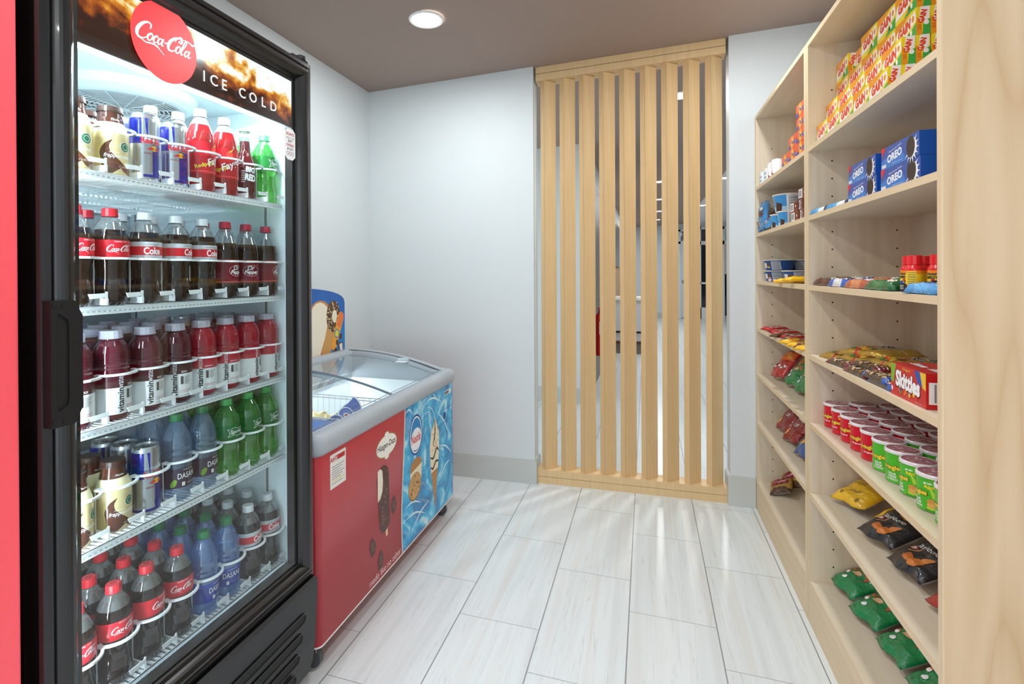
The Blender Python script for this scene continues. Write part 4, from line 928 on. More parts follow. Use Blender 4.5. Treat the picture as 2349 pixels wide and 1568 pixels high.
fay = bottle('red_soda_bottle', [(r * 1.02, z * 1.03, (REDPOP if z < .150 else PET)) for r, z, _ in straight(COLA, 1, COLA)], (.045, .128, P('#b81a28', .25)), [(text('Faygo', w=.060, h=.024, cx=.014, cy=.083, bold=.02, shear=.3, rot=.45), WH, 2), (text('Redpop!', w=.048, h=.013, cx=-.020, cy=.068, bold=.01, rot=.35), P('#e6e03a'), 2), (xform(poly([(0, -.012), (.010, .0), (.007, .010), (-.007, .010), (-.010, 0)]), .008, .108), P('#e03a2c'), 1), (stroke([(.006, .118), (.012, .120), (.016, .126)], .0025, 2), P('#b8d83a'), 2), (rect(-.1, .1, .050, .0525, 30), P('#e05048'), 1)], (.0148, .195, .2145, CAPWW))
big = bottle('glass_soda_bottle', [(.027, 0, TEA), (.0295, .006, TEA), (.0295, .090, TEA), (.0270, .108, TEA), (.0200, .125, TEA), (.0150, .142, TEA), (.0138, .165, TEA), (.0135, .170, PET), (.0128, .190, PET), (.0140, .193, PET), (.0140, .198, PET)], None,
    [(text('BIG', w=.028, h=.017, cx=.012, cy=.086, bold=.06, rot=-.1), WH, 1), (text('RED', w=.032, h=.020, cx=.012, cy=.064, bold=.06, rot=-.1), WH, 1)] + [(rect(-.014, -.004, .080 - k * .006, .0825 - k * .006), P('#cfc4c4'), 0) for k in range(6)], (.0155, .198, .204, P('#d0d0d0', .3, .6)))
clearb = bottle('clear_drink_bottle', [(r, z, PET) for r, z, _ in straight(PET, 1, PET)], None, [], (*capr, CAPWW))
ORD = ['first', 'second', 'third', 'fourth', 'fifth', 'sixth', 'seventh', 'eighth']
SHN = ['top', 'second', 'middle', 'fourth', 'bottom']
DN = {coke.name: ('red-labelled cola bottle', 'bottle', 'cola bottles in the cooler'), diet.name: ('silver-labelled diet cola bottle', 'bottle', 'diet cola bottles in the cooler'), drp.name: ('maroon-labelled pepper soda bottle', 'bottle', 'pepper soda bottles in the cooler'),
      wat1.name: ('dark-labelled water bottle', 'bottle', 'dark-labelled water bottles in the cooler'), wat2.name: ('blue-labelled water bottle', 'bottle', 'blue-labelled water bottles in the cooler'), spr.name: ('green lime soda bottle', 'bottle', 'lime soda bottles in the cooler'),
      vitx.name: ('purple flavoured water bottle', 'bottle', 'purple flavoured water bottles'), vitp.name: ('pink flavoured water bottle', 'bottle', 'pink flavoured water bottles'), frap.name: ('mocha coffee drink bottle', 'bottle', 'coffee drink bottles in the cooler'),
      can.name: ('blue-silver energy drink can', 'can', 'energy drink cans in the cooler'), fay.name: ('red pop bottle', 'bottle', 'red pop bottles in the cooler'), big.name: ('long-necked red soda bottle', 'bottle', 'glass soda bottles in the cooler'), clearb.name: ('clear white-capped bottle', 'bottle', 'clear bottles in the cooler')}
ST = [([spr, big, fay, fay, can, can, frap, frap], 2, {4: clearb, 1: big}),
      ([drp, drp, drp, diet, diet, diet, coke, coke], 2, {5: diet, 6: coke}),
      ([vitp, vitp, vitp, vitp, vitx, vitx, vitx, vitx], 4, {}),
      ([spr, spr, spr, wat1, wat1, can, frap, frap], 3, {5: wat1 if False else can}),
      ([diet, diet, wat2, wat2, coke, coke, coke, coke], 5, {})]
rr = random.Random(7)
DX = {can.name: .0, frap.name: .002}
for si, (row, depth, alt) in enumerate(ST):
    for li, pr in enumerate(row):
        for d in range(depth):
            p_ = alt.get(li, pr) if d else pr
            if si == 4 and d > 0 and li in (0, 1): p_ = diet
            nm, cat, grp = DN[p_.name.split('.')[0]] if p_.name in DN or True else None
            lane = 8 - li
            lb = f"{nm}, {SHN[si]} cooler shelf, {ORD[lane - 1]} lane from handle, {'frontmost' if d == 0 else ORD[d] + ' from glass'}"
            r_ = {can.name: .0292, frap.name: .0345, big.name: .0295}.get(p_.name, .0355)
            x = SX - .010 - .0365 - d * (.0745 if r_ > .032 else .066)
            place(p_, (x + rr.uniform(-.002, .001), LANES[li] + rr.uniform(-.0015, .0015), STOPS[si] + .0005), rr.uniform(-.5, .35) if d == 0 else rr.uniform(-3, 3), lb, cat, grp)

# ------------------------------------------------------------------ freezer novelties
def tub(col, name='ice_cream_cone_pack'):
    m = MB(); c = P(col, .3); m.lathe([(.006, 0, P('#2a2f5c')), (.012, .03, c), (.030, .11, c), (.034, .118, WH), (.034, .124, WH), (.030, .126, c)], 18)
    put(m, cyl_map(lambda z: .006 + .22 * z + .0020, 0, 0), rect(-.02, .02, .05, .085, 5), WH); put(m, plane_map((0, 0, .1262), (1, 0, 0), (0, 1, 0)), disc(0, 0, .022, .022, 18, 1), P('#2c62c8', .3), 0); put(m, plane_map((0, 0, .1262), (1, 0, 0), (0, 1, 0)), disc(0, 0, .013, .009, 14, 1), WH, 2); put(m, plane_map((0, 0, .1262), (1, 0, 0), (0, 1, 0)), disc(0, 0, .008, .005, 12, 1), P('#c8303c', .3), 3); return m.build(name)
cone = tub('#2350b4')
R_ = math.radians
for k, (x, y, z, rx, rz_, s) in enumerate([(-1.33, 1.79, .665, 55, 20, 'nearest the basket end'), (-1.24, 1.86, .665, 60, 60, 'lying across the basket'), (-1.22, 1.76, .655, 50, -30, 'tilted against the basket wire'), (-1.15, 1.93, .665, 75, 100, 'beside the paper packs'), (-1.30, 1.95, .665, 70, 150, 'farthest from the divider'), (-1.14, 1.80, .670, 62, 10, 'on top of the heap')]):
    place(cone, (x, y, z), 0, f'blue and white ice cream cone pack in freezer basket, {s}', 'ice cream pack', 'ice cream cone packs in the freezer basket', rot=(R_(rx), 0, R_(rz_)))
def pouch_flat(name, w_, l_, t_, mats, arts=(), seed=1, nx=10, ny=16, wr=.0, px_=3.2, flat_=1):
    """pillow pack lying in local xy, length along y, top face printed; arts in (x, y)"""
    q = random.Random(seed); ph = [q.uniform(0, 6) for _ in range(8)]
    def S(x, y, top=1):
        u, v = x / (w_ / 2), y / (l_ / 2); u = max(-1, min(1, u)); v = max(-1, min(1, v))
        e = max(0, 1 - abs(u) ** px_) ** .55 * max(0, 1 - (abs(v) / .94) ** (px_ + 2)) ** .6 if abs(v) < .94 else 0
        n_ = math.sin(9 * v + ph[0] + 3 * u) * .5 + math.sin(14 * u + ph[1] - 4 * v) * .35 + math.sin(21 * v + ph[2]) * .25
        z = t_ / 2 * e * (1 + wr * n_)
        xx = x * (1 - .07 * e); yy = y + .004 * math.sin(5 * u + ph[3]) * (1 if abs(v) > .8 else 0)
        return Vector((xx, yy, t_ / 2 * (.15 + .85 * e) * flat_ + t_ / 2 * (1 - flat_) + top * z))
    m = MB()
    for top in (1, -1):
        vs = []; fs = []
        for j in range(ny + 1):
            for i in range(nx + 1): vs.append(S(-w_ / 2 + w_ * i / nx, -l_ / 2 + l_ * j / ny, top))
        for j in range(ny):
            for i in range(nx): a = j * (nx + 1) + i; f = (a, a + 1, a + nx + 2, a + nx + 1); fs.append(((f if top > 0 else f[::-1]), (i + .5) / nx, (j + .5) / ny))
        for (f, u, v) in fs:
            mt = mats(u, v, top) if callable(mats) else mats
            m.add([vs[k] for k in f], [(0, 1, 2, 3)], mt, True)
    def mp(x, y, l=0):
        p = S(x, y, 1); return p + Vector((0, 0, .0005 + .00015 * (1 + l)))
    mp.step = min(w_ / nx, l_ / ny) * .9
    for (art, mat, l) in arts: put(m, mp, art, mat, l)
    # weld for smooth shading
    o = m.build(name); me = o.data
    import bmesh
    bm = bmesh.new(); bm.from_mesh(me); bmesh.ops.remove_doubles(bm, verts=bm.verts, dist=.00005); bm.to_mesh(me); bm.free()
    return o
def boxmesh(name, sx, sy, sz, mat, faces):
    """box centred on x, y, standing on z=0. faces: dict side -> list of (art, mat, layer); sides -x -y +y top"""
    m = MB(); m.box(-sx / 2, sx / 2, -sy / 2, sy / 2, 0, sz, mat)
    mp = {'-x': plane_map((-sx / 2, 0, sz / 2), (0, -1, 0), (0, 0, 1), .0003), '-y': plane_map((0, -sy / 2, sz / 2), (1, 0, 0), (0, 0, 1), .0003), 'top': plane_map((0, 0, sz), (0, -1, 0), (1, 0, 0), .0003), '+x': plane_map((sx / 2, 0, sz / 2), (0, 1, 0), (0, 0, 1), .0003)}
    for k, arts in faces.items():
        for a in arts: put(m, mp[k], a[0], a[1], a[2] if len(a) > 2 else 0)
    return m.build(name)
bluebox = boxmesh('ice_cream_box', .10, .17, .035, P('#1d4fae', .35), {'+x': [(rect(-.07, .02, -.012, .012), WH), (text('ICE CREAM', w=.05, h=.012, cx=-.025, bold=.02), P('#1d4fae'), 1)], 'top': [(rect(-.06, .06, -.03, .03), P('#2e78d8'))]})
for k, s in enumerate(('lower of the two', 'upper of the two')): place(bluebox, (-1.15 - k * .006, 1.585, .672 + k * .036), 0, f'flat blue ice cream box in the near freezer basket, {s}', 'box', 'blue boxes in the near freezer basket')
yp = pouch_flat('ice_cream_sandwich_pack', .07, .13, .025, P('#e6cf8a', .4), [(rect(-.02, .02, -.03, .03), P('#c9402c'), 0)], 5)
for k, (x, y) in enumerate([(-1.50, 2.00), (-1.42, 2.01), (-1.34, 2.00), (-1.53, 1.92)]): place(yp, (x, y, .60), 0, f"pale yellow ice cream packet standing in the far basket corner, {ORD[k]} from the back", 'packet', 'yellow packets in the freezer basket', rot=(R_(70), 0, R_(15 * k)))
# ------------------------------------------------------------------ laundry and cookie boxes, near bay
YEL, ORG, GRN, REDT = P('#f3dc2c', .35), P('#ee9a1e', .35), P('#3fae4a', .35), P('#e2481e', .35)
def soap(sy, sz):
    u, v = sy / 2, sz / 2
    return boxmesh('soap_box', .0295, sy, sz, YEL, {
        '-x': [(poly([(-u, v * .2), (-u, v), (u * .5, v), (-u * .2, v * .55)]), ORG, 0), (poly([(-u, -v * .7), (-u * .8, v * .35), (u * .9, v * .8), (u, v * .1), (0, -v * .5)]), WH, 1), (poly([(-u * .2, -v), (u, -v), (u, -v * .1), (u * .3, -v * .55)]), GRN, 1),
               (text('GAIN', w=sy * .62, h=sz * .40, cx=-sy * .04, cy=sz * .06, bold=.06, rot=.12, shear=.2), REDT, 3), (disc(u * .72, v * .35, sz * .10, sz * .12, 12, 1), ORG, 2), (disc(u * .35, -v * .6, sz * .09, sz * .09, 8, 1), P('#2f6a28'), 3), (disc(u * .55, -v * .55, sz * .08, sz * .1, 8, 1), WH, 3), (disc(u * .15, -v * .68, sz * .07, sz * .07, 8, 1), ORG, 3)],
        '-y': [(poly([(-.0147, -v), (-.002, -v), (-.004, v * .1), (-.0147, v * .3)]), ORG, 0), (poly([(-.002, -v), (.0147, -v), (.0147, v * .15), (.0, -v * .2)]), GRN, 1), (poly([(-.010, -.1 * v), (.012, .1 * v), (.014, v), (-.006, v)]), WH, 1), (text('GAIN', w=sz * .48, h=.013, cx=-.002, cy=v * .3, bold=.06, rot=PI / 2 - .25), REDT, 3), (disc(.006, -v * .15, .006, .006, 10, 1), WH, 3)] +
              [(rect(-.012, -.004, -v * .35 - k * .0045, -v * .35 - k * .0045 + .002), P('#d86a1e'), 2) for k in range(3)],
        'top': [(rect(-u, u, 0, .02), ORG, 0)]})
gs = soap(.1165, .0705)
rn = ('lowest', 'second', 'third', 'top')
for c_, rows in enumerate((1, 2, 4, 4, 4)):
    for r_ in range(rows):
        for i in range(5):
            if c_ >= 3 and not (i >= 3 or (r_ == rows - 1 and i > 1)): continue
            x = .591 + .0305 * c_ + .015 + (.022 if (c_, r_, i) == (2, 3, 1) else 0)
            place(gs, (x + rr.uniform(-.001, .001), 2.180 - .1170 * (i + .5), 1.7485 + .0708 * r_), rr.uniform(-.008, .008), f"yellow soap powder box, {rn[r_]} row, {('front', 'second', 'third', 'fourth', 'rear')[c_]} step, {ORD[i]} from the far end", 'box', 'yellow soap boxes on the top shelf')
OB = P('#1450a8', .3); OBL = P('#1a78cc', .3)
def cookie(sx, sy, sz):
    a = [(poly([(-sy / 2, -sz / 2), (sy * .2, -sz / 2), (sy * .05, sz * .2), (-sy / 2, -sz * .1)]), OBL, 0), (poly([(-sy / 2, sz / 2), (-sy * .36, sz / 2), (-sy * .47, sz * .1)]), P('#d8242c'), 1),
         (text('OREO', w=sy * .40, h=sz * .36, cx=-sy * .12, cy=-sz * .03, bold=.04, rot=.12), WH, 2), (text("Milk's Favorite Cookie", w=sy * .34, h=sz * .09, cx=-sy * .10, cy=sz * .28, rot=.12), WH, 2)]
    a += [(disc(sy * .33, -sz * .05, sy * .115, sz * .42, 26, 2), WH, 2), (disc(sy * .30, 0, sy * .105, sz * .46, 26, 2), P('#2c211d', .5), 3), (ring(sy * .30, 0, sy * .085, sz * .38, .0015, 22), P('#55443c'), 4), (text('OREO', w=sy * .11, h=sz * .14, cx=sy * .30, cy=0), P('#55443c'), 4)]
    for q in range(9): an = -2.6 + q * .42; a.append((xform(poly([(0, -.003), (.016, 0), (0, .003)]), sy * .32 + sy * .10 * math.cos(an), -sz * .06 + sz * .40 * math.sin(an), 1, an), WH, 2))
    for q in range(4): a.append((rect(-sy * .48 + q * .0065, -sy * .48 + q * .0065 + .005, -sz * .44, -sz * .28), WH, 2))
    a.append((text('ARTIFICIALLY FLAVORED', w=sy * .28, h=sz * .035, cx=-sy * .05, cy=-sz * .36), WH, 2))
    e = [(text('OREO', w=sz * .50, h=.022, cx=.012, cy=0, bold=.04, rot=PI / 2), WH, 1), (poly([(-.018, -sz * .42), (-.002, -sz * .42), (-.018, -sz * .18)]), P('#d8242c'), 1), (rect(.026, .034, .006, sz * .4), P('#6fa8dc'), 1)]
    return boxmesh('cookie_box', sx, sy, sz, OB, {'-x': a, '-y': e})
ore = cookie(.12, .200, .0545)
for (y, s) in ((1.505, 'near'), (1.748, 'far')):
    for k in range(2): place(ore, (.640 + (.004 if s == 'far' else 0), y, 1.4975 + k * .055), (.02, -.015)[k] * .5, f'blue cookie carton, {("lower", "upper")[k]} of the {s} pair of cartons', 'box', 'blue cookie cartons')
def bar(name, c1, c2, w_=.036, l_=.13, t_=.022, c3='#f0e8d8', seed=3, txt=None, tc=WH):
    return pouch_flat(name, w_, l_, t_, lambda u, v, top: F(c1) if abs(v - .5) > .20 else F(c2), ([(text(txt, w=l_ * .5, h=w_ * .4, rot=PI / 2, bold=.03), tc, 1)] if txt else []) + [(xform(disc(0, 0, w_ * .3, .010, 10, 1), 0, -l_ * .28), P(c3), 1)], seed, 8, 16, wr=.25, px_=6)
b_lb = bar('snack_bar', '#3f9ad8', '#5ab0e6', c3='#e8b070'); b_wh = bar('snack_bar', '#e6eef4', '#2a3c58', c3='#c85a3c')
for k, (y, pr, lb) in enumerate(((2.135, b_lb, 'light blue snack bar at the far end of the cookie shelf'), (2.06, b_wh, 'white and blue snack bar second on the cookie shelf'), (1.985, b_lb, 'light blue snack bar next to the white tipped bar on the cookie shelf'), (1.90, b_wh, 'white snack bar touching the far blue cookie carton'))):
    place(pr, (.600 + k * .006, y, 1.4975), .25 + .05 * k, lb, 'snack bar', 'snack bars on the cookie shelf')
# energy shelf
ESH = P('#e01f26', .3)
def shot():
    b1, b2, b3 = P('#f0c81c', .3), P('#f08a1c', .3), P('#1a1a1c', .3)
    prof = [(.0165, 0, b3), (.0178, .003, b3), (.0178, .020, b1), (.0178, .036, b1), (.0178, .044, b2), (.0178, .052, ESH), (.0172, .057, ESH), (.0135, .064, ESH), (.0128, .067, ESH)]
    return bottle('energy_shot_bottle', prof, None, [(text('5-hour', w=.026, h=.0075, cx=0, cy=.0445, bold=.04), INK, 1), (text('ENERGY', w=.027, h=.0065, cx=0, cy=.0365, bold=.05), INK, 1), (poly([(-.012, .020), (.004, .020), (-.002, .028), (-.010, .026)]), P('#1c4f9c'), 1), (disc(.004, .029, .004, .005, 8, 1), P('#b8242c'), 1), (rect(.004, .012, .010, .030), P('#101012'), 2)] + [(rect(-.012, .002, .015 - k * .004, .0162 - k * .004), WH, 1) for k in range(3)] + [(rect(.018, .036, .006, .050), P('#e8d23a'), 1)] + [(rect(.019, .035, .046 - k * .004, .0475 - k * .004), P('#7a5a1a'), 2) for k in range(9)],
                  (.0140, .066, .087, ESH), a0=math.radians(205))
es_ = shot()
for (x, y, rz, s) in ((.612, 1.535, 0, 'farthest, with its printed front showing'), (.596, 1.470, -1.1, 'in front, with its yellow facts panel showing'), (.650, 1.560, .2, 'in the back row'), (.612, 1.405, 0, 'nearest, beside the shelf upright'), (.650, 1.485, 1.2, 'in the back row nearest the camera')):
    place(es_, (x, y, 1.2425), rz, f'red-capped energy shot bottle on the bar shelf, {s}', 'bottle', 'energy shot bottles')
bars = [('#4a2228', '#5c3028'), ('#1f62c4', '#e4e8ee'), ('#b8583c', '#d88a5c'), ('#1d6a3c', '#2c7a44'), ('#2b1c28', '#7a5a3c'), ('#c9402c', '#e4d8c8')]
BN = ['dark brown', 'blue and white', 'orange brown', 'dark green', 'black and tan', 'red and cream']
bp = [bar('candy_bar', a, b, .042, .15, .026, seed=20 + k) for k, (a, b) in enumerate(bars)]
spots = [(0, .603, 2.095, .15), (1, .600, 1.945, .1), (1, .655, 1.94, .05), (2, .599, 1.790, .08), (2, .652, 1.78, .2), (3, .598, 1.636, .06), (4, .655, 2.09, .1), (5, .705, 1.96, .1), (3, .660, 1.66, .1), (4, .705, 1.80, .05), (0, .75, 1.66, .1), (5, .75, 1.84, .1)]
for n_, (k, x, y, r_) in enumerate(spots):
    place(bp[k], (x, y, 1.2425 + (.0 if x < .64 else .004)), r_, f"{BN[k]} candy bar lying on the bar shelf, {'front row' if x < .62 else 'behind the front row'}, spot {ORD[min(7, n_ % 8)]} of twelve" if False else f"{BN[k]} candy bar on the energy shot shelf, {('at the front edge' if x < .62 else 'second row back' if x < .68 else 'far back')}{'' if y > 1.9 else ', toward the shots'}", 'candy bar', 'candy bars beside the energy shots')
place(bar('crisp_treat', '#4f9fdc', '#62b2ea', .05, .125, .024, c3='#e6b060', seed=44, txt='KRISPIES', tc=P('#1a4f9c')), (.592, 1.385, 1.2425), .12, 'light blue crisped treat lying in front of the energy shots', 'snack bar')
# sweets shelf z .99
GOLD = F('#c09c3c', .28, .45); GOLDD = P('#7c5f1e', .3, .4)
def goldbag(seed):
    R9 = PI / 2
    return pouch_flat('gummy_bag', .135, .215, .026, lambda u, v, t: F('#c21f2a') if (t > 0 and abs(v - .34 - .10 * math.sin(u * 3)) < .035) else GOLD, [(text('HARIBO', w=.098, h=.030, cx=-.030, cy=.030, bold=.08, rot=R9), WH, 1), (text('HARIBO', w=.094, h=.026, cx=-.030, cy=.030, bold=.05, rot=R9), INK, 2), (text('GOLDBEARS', w=.085, h=.013, cx=.000, cy=.036, bold=.07, rot=R9), WH, 1), (text('GOLDBEARS', w=.083, h=.011, cx=.000, cy=.036, bold=.03, rot=R9), INK, 2), (xform(disc(0, 0, .040, .022, 16, 2), .030, -.020, 1, R9), P('#7a2a1c', .3), 1)] +
        [(xform(disc(0, 0, .012, .008, 10, 1), .020 + .012 * (q % 3), -.045 + .020 * (q // 3), 1, q), P(['#e8d030', '#d83a2c', '#3a8a3a', '#e88a2c'][q % 4], .3), 2) for q in range(9)] + [(text('Share Size', w=.036, h=.008, cx=.0, cy=.094, rot=R9), WH, 1)], seed, 12, 20, wr=.3, px_=5)
g1, g2 = goldbag(61), goldbag(62)
for k, (pr, x, y, z, rz, tl, s) in enumerate(((g1, .672, 2.055, .991, PI + .30, .0, 'lowest and farthest at the shelf edge'), (g2, .690, 1.935, .999, PI + .30, .0, 'second from the far end'), (g1, .715, 2.00, 1.018, PI + .45, .06, 'on top of the far end of the pile'), (g2, .720, 1.80, 1.012, PI + .20, .05, 'in the middle of the pile'), (g1, .745, 1.64, .998, PI + .1, .0, 'behind the red candy carton'), (g2, .815, 1.70, 1.03, PI - .3, .12, 'raised against the back panel'))):
    place(pr, (x, y, z), 0, f'gold foil gummy candy bag, {s}', 'candy bag', 'gold gummy candy bags', rot=(tl, .05, rz))
def nutbag(c, seed): return pouch_flat('trail_mix_packet', .045, .15, .018, lambda u, v, t: F(c) if abs(v - .5) > .34 else F('#4a3c34'), [(disc(q[0], q[1], .005, .004, 6, 1), P(q[2]), 1) for q in [(rs.uniform(-.018, .018), rs.uniform(-.048, .048), rs.choice(['#d8c098', '#8a5a34', '#efe2c4', '#b0804c'])) for _ in range(46)]] + [(poly([(sx_ - .002, sy_), (sx_, sy_ - .004), (sx_ + .002, sy_), (sx_, sy_ + .004)]), WH, 1) for sx_ in (-.012, 0, .012) for sy_ in (-.064, -.055, .055, .064)], seed, 8, 16, wr=.2, px_=5)
nr, nb_ = nutbag('#7a1c2c', 71), nutbag('#2a5cb0', 72)
for k, (pr, x, y, z, rz, s) in enumerate(((nr, .597, 1.935, .9905, .12, 'red-ended, farthest along the edge'), (nr, .640, 1.870, .9905, .18, 'red-ended, overlapping the farthest one'), (nr, .596, 1.780, .9905, .06, 'red-ended, third along the edge'), (nb_, .643, 1.715, .9905, .1, 'blue-ended, set back from the edge'), (nb_, .598, 1.660, 1.0, .05, 'blue-ended, fourth along the edge'), (nb_, .600, 1.628, .9905, .02, 'blue-ended, touching the red candy carton'), (nr, .622, 1.80, 1.006, .15, 'red-ended, behind the blue-ended ones'))):
    place(pr, (x, y, z), rz, f'trail mix packet on the sweets shelf, {s}', 'snack packet', 'trail mix packets')
SK = P('#c4161f', .3)
fa = [(poly([(-.080, .038), (-.055, .038), (-.068, -.01), (-.080, -.004)]), P('#7fae2a'), 0), (poly([(.055, .038), (.080, .038), (.080, .0), (.066, .005)]), P('#e8c02c'), 0), (poly([(.030, .038), (.055, .038), (.066, .005), (.045, .012)]), P('#2c4fa8'), 0),
      (text('Skittles', w=.118, h=.044, cx=.0, cy=.002, bold=.075, rot=-.06), P('#5a0c12'), 1), (text('Skittles', w=.112, h=.040, cx=.0, cy=.003, bold=.05, rot=-.06), WH, 2), (text('Original', w=.035, h=.008, cx=-.005, cy=.031), P('#f0d048'), 2), (rect(-.077, -.070, -.028, -.018), WH, 2), (text('NET WT 36 OZ', w=.03, h=.004, cx=.05, cy=-.034), P('#e8a8a8'), 2)]
for q in range(16): a = rs.uniform(-.045, .045); fa.append((disc(a, -.024 + rs.uniform(-.006, .005) + .010 * abs(a) * 20 * .5, .005, .005, 10, 1), P(['#e8c02c', '#5aa82c', '#e8741c', '#6a2c8a', '#d82c2c'][q % 5]), 3))
sk = boxmesh('candy_carton', .12, .162, .078, SK, {'-x': fa, '-y': [(rect(-.055, .0, -.028, .020), WH, 0), (text('SELL BY 01 2019', w=.040, h=.006, cx=-.035, cy=-.004, rot=PI / 2), INK, 1), (rect(-.045, -.041, -.024, .016), P('#888888'), 1), (rect(.004, .010, .0, .030), P('#7a0c12'), 1)], 'top': [(text('Skittles', w=.06, h=.02, cx=-.035, cy=-.02, bold=.05), WH, 1), (text('Skittles', w=.06, h=.02, cx=.045, cy=-.02, bold=.05), WH, 1)]})
place(sk, (.638, 1.462, .9905), .02, 'red fruit candy carton at the near end of the sweets shelf', 'box')
# chip cans
def chipcan(c, c2, flav):
    b = P(c, .25); prof = [(.0350, 0, P('#b8bcc0', .3, .8)), (.0372, .002, b), (.0372, .078, b), (.0375, .080, WH)]
    m = MB(); m.lathe(prof, 30); mp = cyl_map(.0372, PI + .40, 0, .0004)
    YL = P('#f0d23a', .3)
    put(m, mp, text('Pringles', w=.050, h=.0165, cx=.0, cy=.040, bold=.085, rot=.08), INK, 2); put(m, mp, text('Pringles', w=.047, h=.0145, cx=.0, cy=.040, bold=.045, rot=.08), YL, 3)
    for j, s in enumerate(flav): put(m, mp, text(s, w=.026 if len(s) > 5 else .020, h=.0055, cx=0, cy=.0255 - .007 * j, bold=.03), WH, 1)
    put(m, mp, text('grab', w=.017, h=.006, cx=.024, cy=.066, bold=.03), WH, 1); put(m, mp, text('&go!', w=.020, h=.009, cx=.027, cy=.0575, bold=.04), YL, 1)
    put(m, mp, disc(.032, .026, .009, .006, 14, 1), P('#d89a4a', .3), 2); put(m, mp, disc(.034, .018, .011, .007, 14, 1), P('#e6b45c', .3), 2); put(m, mp, disc(.032, .011, .010, .0035, 14, 1), P(c2), 1)
    put(m, mp, poly([(.025, .064), (.034, .034), (.046, .034)]), P(c2, .3), 0)
    put(m, mp, text('NET WT 1.4 OZ', w=.022, h=.003, cx=.030, cy=.005), INK, 1)
    o = m.build('chip_can')
    m = MB(); m.lathe([(.0388, .0775, P('#e9e6e8', .3)), (.0392, .079, P('#e9e6e8', .3)), (.0392, .084, P('#e9e6e8', .3)), (.0375, .0862, P('#e9e6e8', .3)), (.0345, .0862, P('#a8707a', .25)), (.0335, .0845, P('#a8707a', .25)), (.0001, .0845, P('#a8707a', .25))], 30, caps=False)
    q = random.Random(5)
    for _ in range(14): a, r = q.uniform(0, 6.3), .026 * math.sqrt(q.random()); put(m, plane_map((0, 0, .0848), (1, 0, 0), (0, 1, 0), .0002), disc(r * math.cos(a), r * math.sin(a), q.uniform(.003, .006), q.uniform(.002, .004), 8, 1, a), P(q.choice(['#c8a0a4', '#d0b0b0', '#b88a6a']), .3), 0)
    m.build('lid', o); return o
cr = chipcan('#cf1d2c', '#e87a5c', ['Original']); cg = chipcan('#4fb82c', '#b8dc3a', ['SOUR', 'CREAM', '& ONION'])
for r_ in range(3):
    for k in range(10):
        if r_ == 2 and k > 8: continue
        y = 2.138 - .0835 * k + (-.012, .018, .004)[r_] * (1 if r_ else 0); pr, cn, s = (cr, 'red', k) if k < 5 else (cg, 'green', k - 5)
        place(pr, (.638 + .084 * r_, y, .7405), rr.uniform(-.5, .5), f"{cn} short chip can, {('front', 'middle', 'back')[r_]} row, {ORD[s]} {cn} one counting toward the camera", 'can', f'{cn} chip cans')
# ------------------------------------------------------------------ chip bags
def lean(x, y, z, l_, t=.6, yaw=0, tw=0):
    X = Vector((0, -1, 0)); Y = Vector((math.sin(t), 0, math.cos(t))); Z = X.cross(Y)
    M = Matrix((X, Y, Z)).transposed().to_4x4()
    M = Matrix.Rotation(yaw, 4, 'Z') @ M @ Matrix.Rotation(tw, 4, 'Z')
    Yw = (M @ Vector((0, 1, 0, 0))).to_3d()
    return Vector((x, y, z + .002)) + Yw * (l_ / 2), M.to_euler()
def bag(name, w_, l_, t_, base, arts, seed, bands=None, back='#b8babc'):
    def mt(u, v, top):
        if top < 0: return F(back, .3, .4)
        if bands:
            for (v0, v1, c) in bands:
                if v0 <= v <= v1: return F(c)
        return F(base)
    arts = [(([(x * .94, y * .84 - .010) for x, y in a[0]], a[1]), m_, l) for a, m_, l in arts]
    return pouch_flat(name, w_ * .94, l_ * .84, t_ * .72, mt, arts, seed, 18, 26, wr=.22, px_=4, flat_=0)
def chips(n, cx, cy, sp, s=.010, c='#c8752c', q=None):
    q = q or rs; return [(disc(cx + q.uniform(-sp, sp), cy + q.uniform(-sp, sp) * .7, s * q.uniform(.8, 1.4), s * q.uniform(.5, .9), 9, 1, q.uniform(0, 3)), P(c, .4), 2) for _ in range(n)]
lay = bag('chip_bag', .150, .205, .055, '#e8b81c', [(disc(.015, .055, .045, .026, 20, 2), P('#f2cf50', .25), 1), (rect(-.020, .060, .042, .070, 8, 2, .15), P('#c81e2c', .25), 2), (text("Lay's", w=.060, h=.022, cx=.022, cy=.056, bold=.04, shear=.3, rot=.15), WH, 3), (text('CLASSIC', w=.056, h=.012, cx=-.030, cy=.022), P('#3a3420', .4), 3), (text('CLASSIC', w=.056, h=.012, cx=.0, cy=-.030), P('#3a3420', .4), 3), (disc(-.040, -.058, .007, .009, 12, 1), P('#8a7420'), 2), (disc(.038, -.066, .008, .008, 12, 1), P('#8a7420'), 2)] + chips(5, -.045, .062, .014, .013, '#d8b87a'), 81)
bbq = bag('chip_bag', .150, .200, .060, '#26262a', [(disc(.020, .062, .046, .030, 22, 2), P('#d89a2c', .2), 1), (disc(.022, .062, .034, .020, 22, 2), P('#f0c052', .2), 2), (text('Barbecue', w=.092, h=.020, cx=-.008, cy=.016), WH, 3), (disc(-.050, -.005, .018, .014, 14, 1), P('#6a2020'), 2), (disc(-.050, -.005, .012, .009, 12, 1), P('#d8c0b0'), 3), (rect(-.030, -.022, -.030, .022, 1, 1, -.5), P('#a8805c'), 2), (disc(.020, -.052, .024, .018, 14, 2, .4), P('#d07a34', .35), 3), (disc(-.014, -.048, .020, .014, 14, 2, -.3), P('#c06a2c', .35), 3), (disc(.036, -.022, .018, .011, 14, 2, .8), P('#d8884a', .35), 3), (disc(.050, -.078, .008, .008, 12, 1), P('#55555a'), 2)], 82)
redb = bag('chip_bag', .15, .20, .055, '#a8281c', chips(16, 0, -.02, .06, .013, '#d8a84a'), 83)
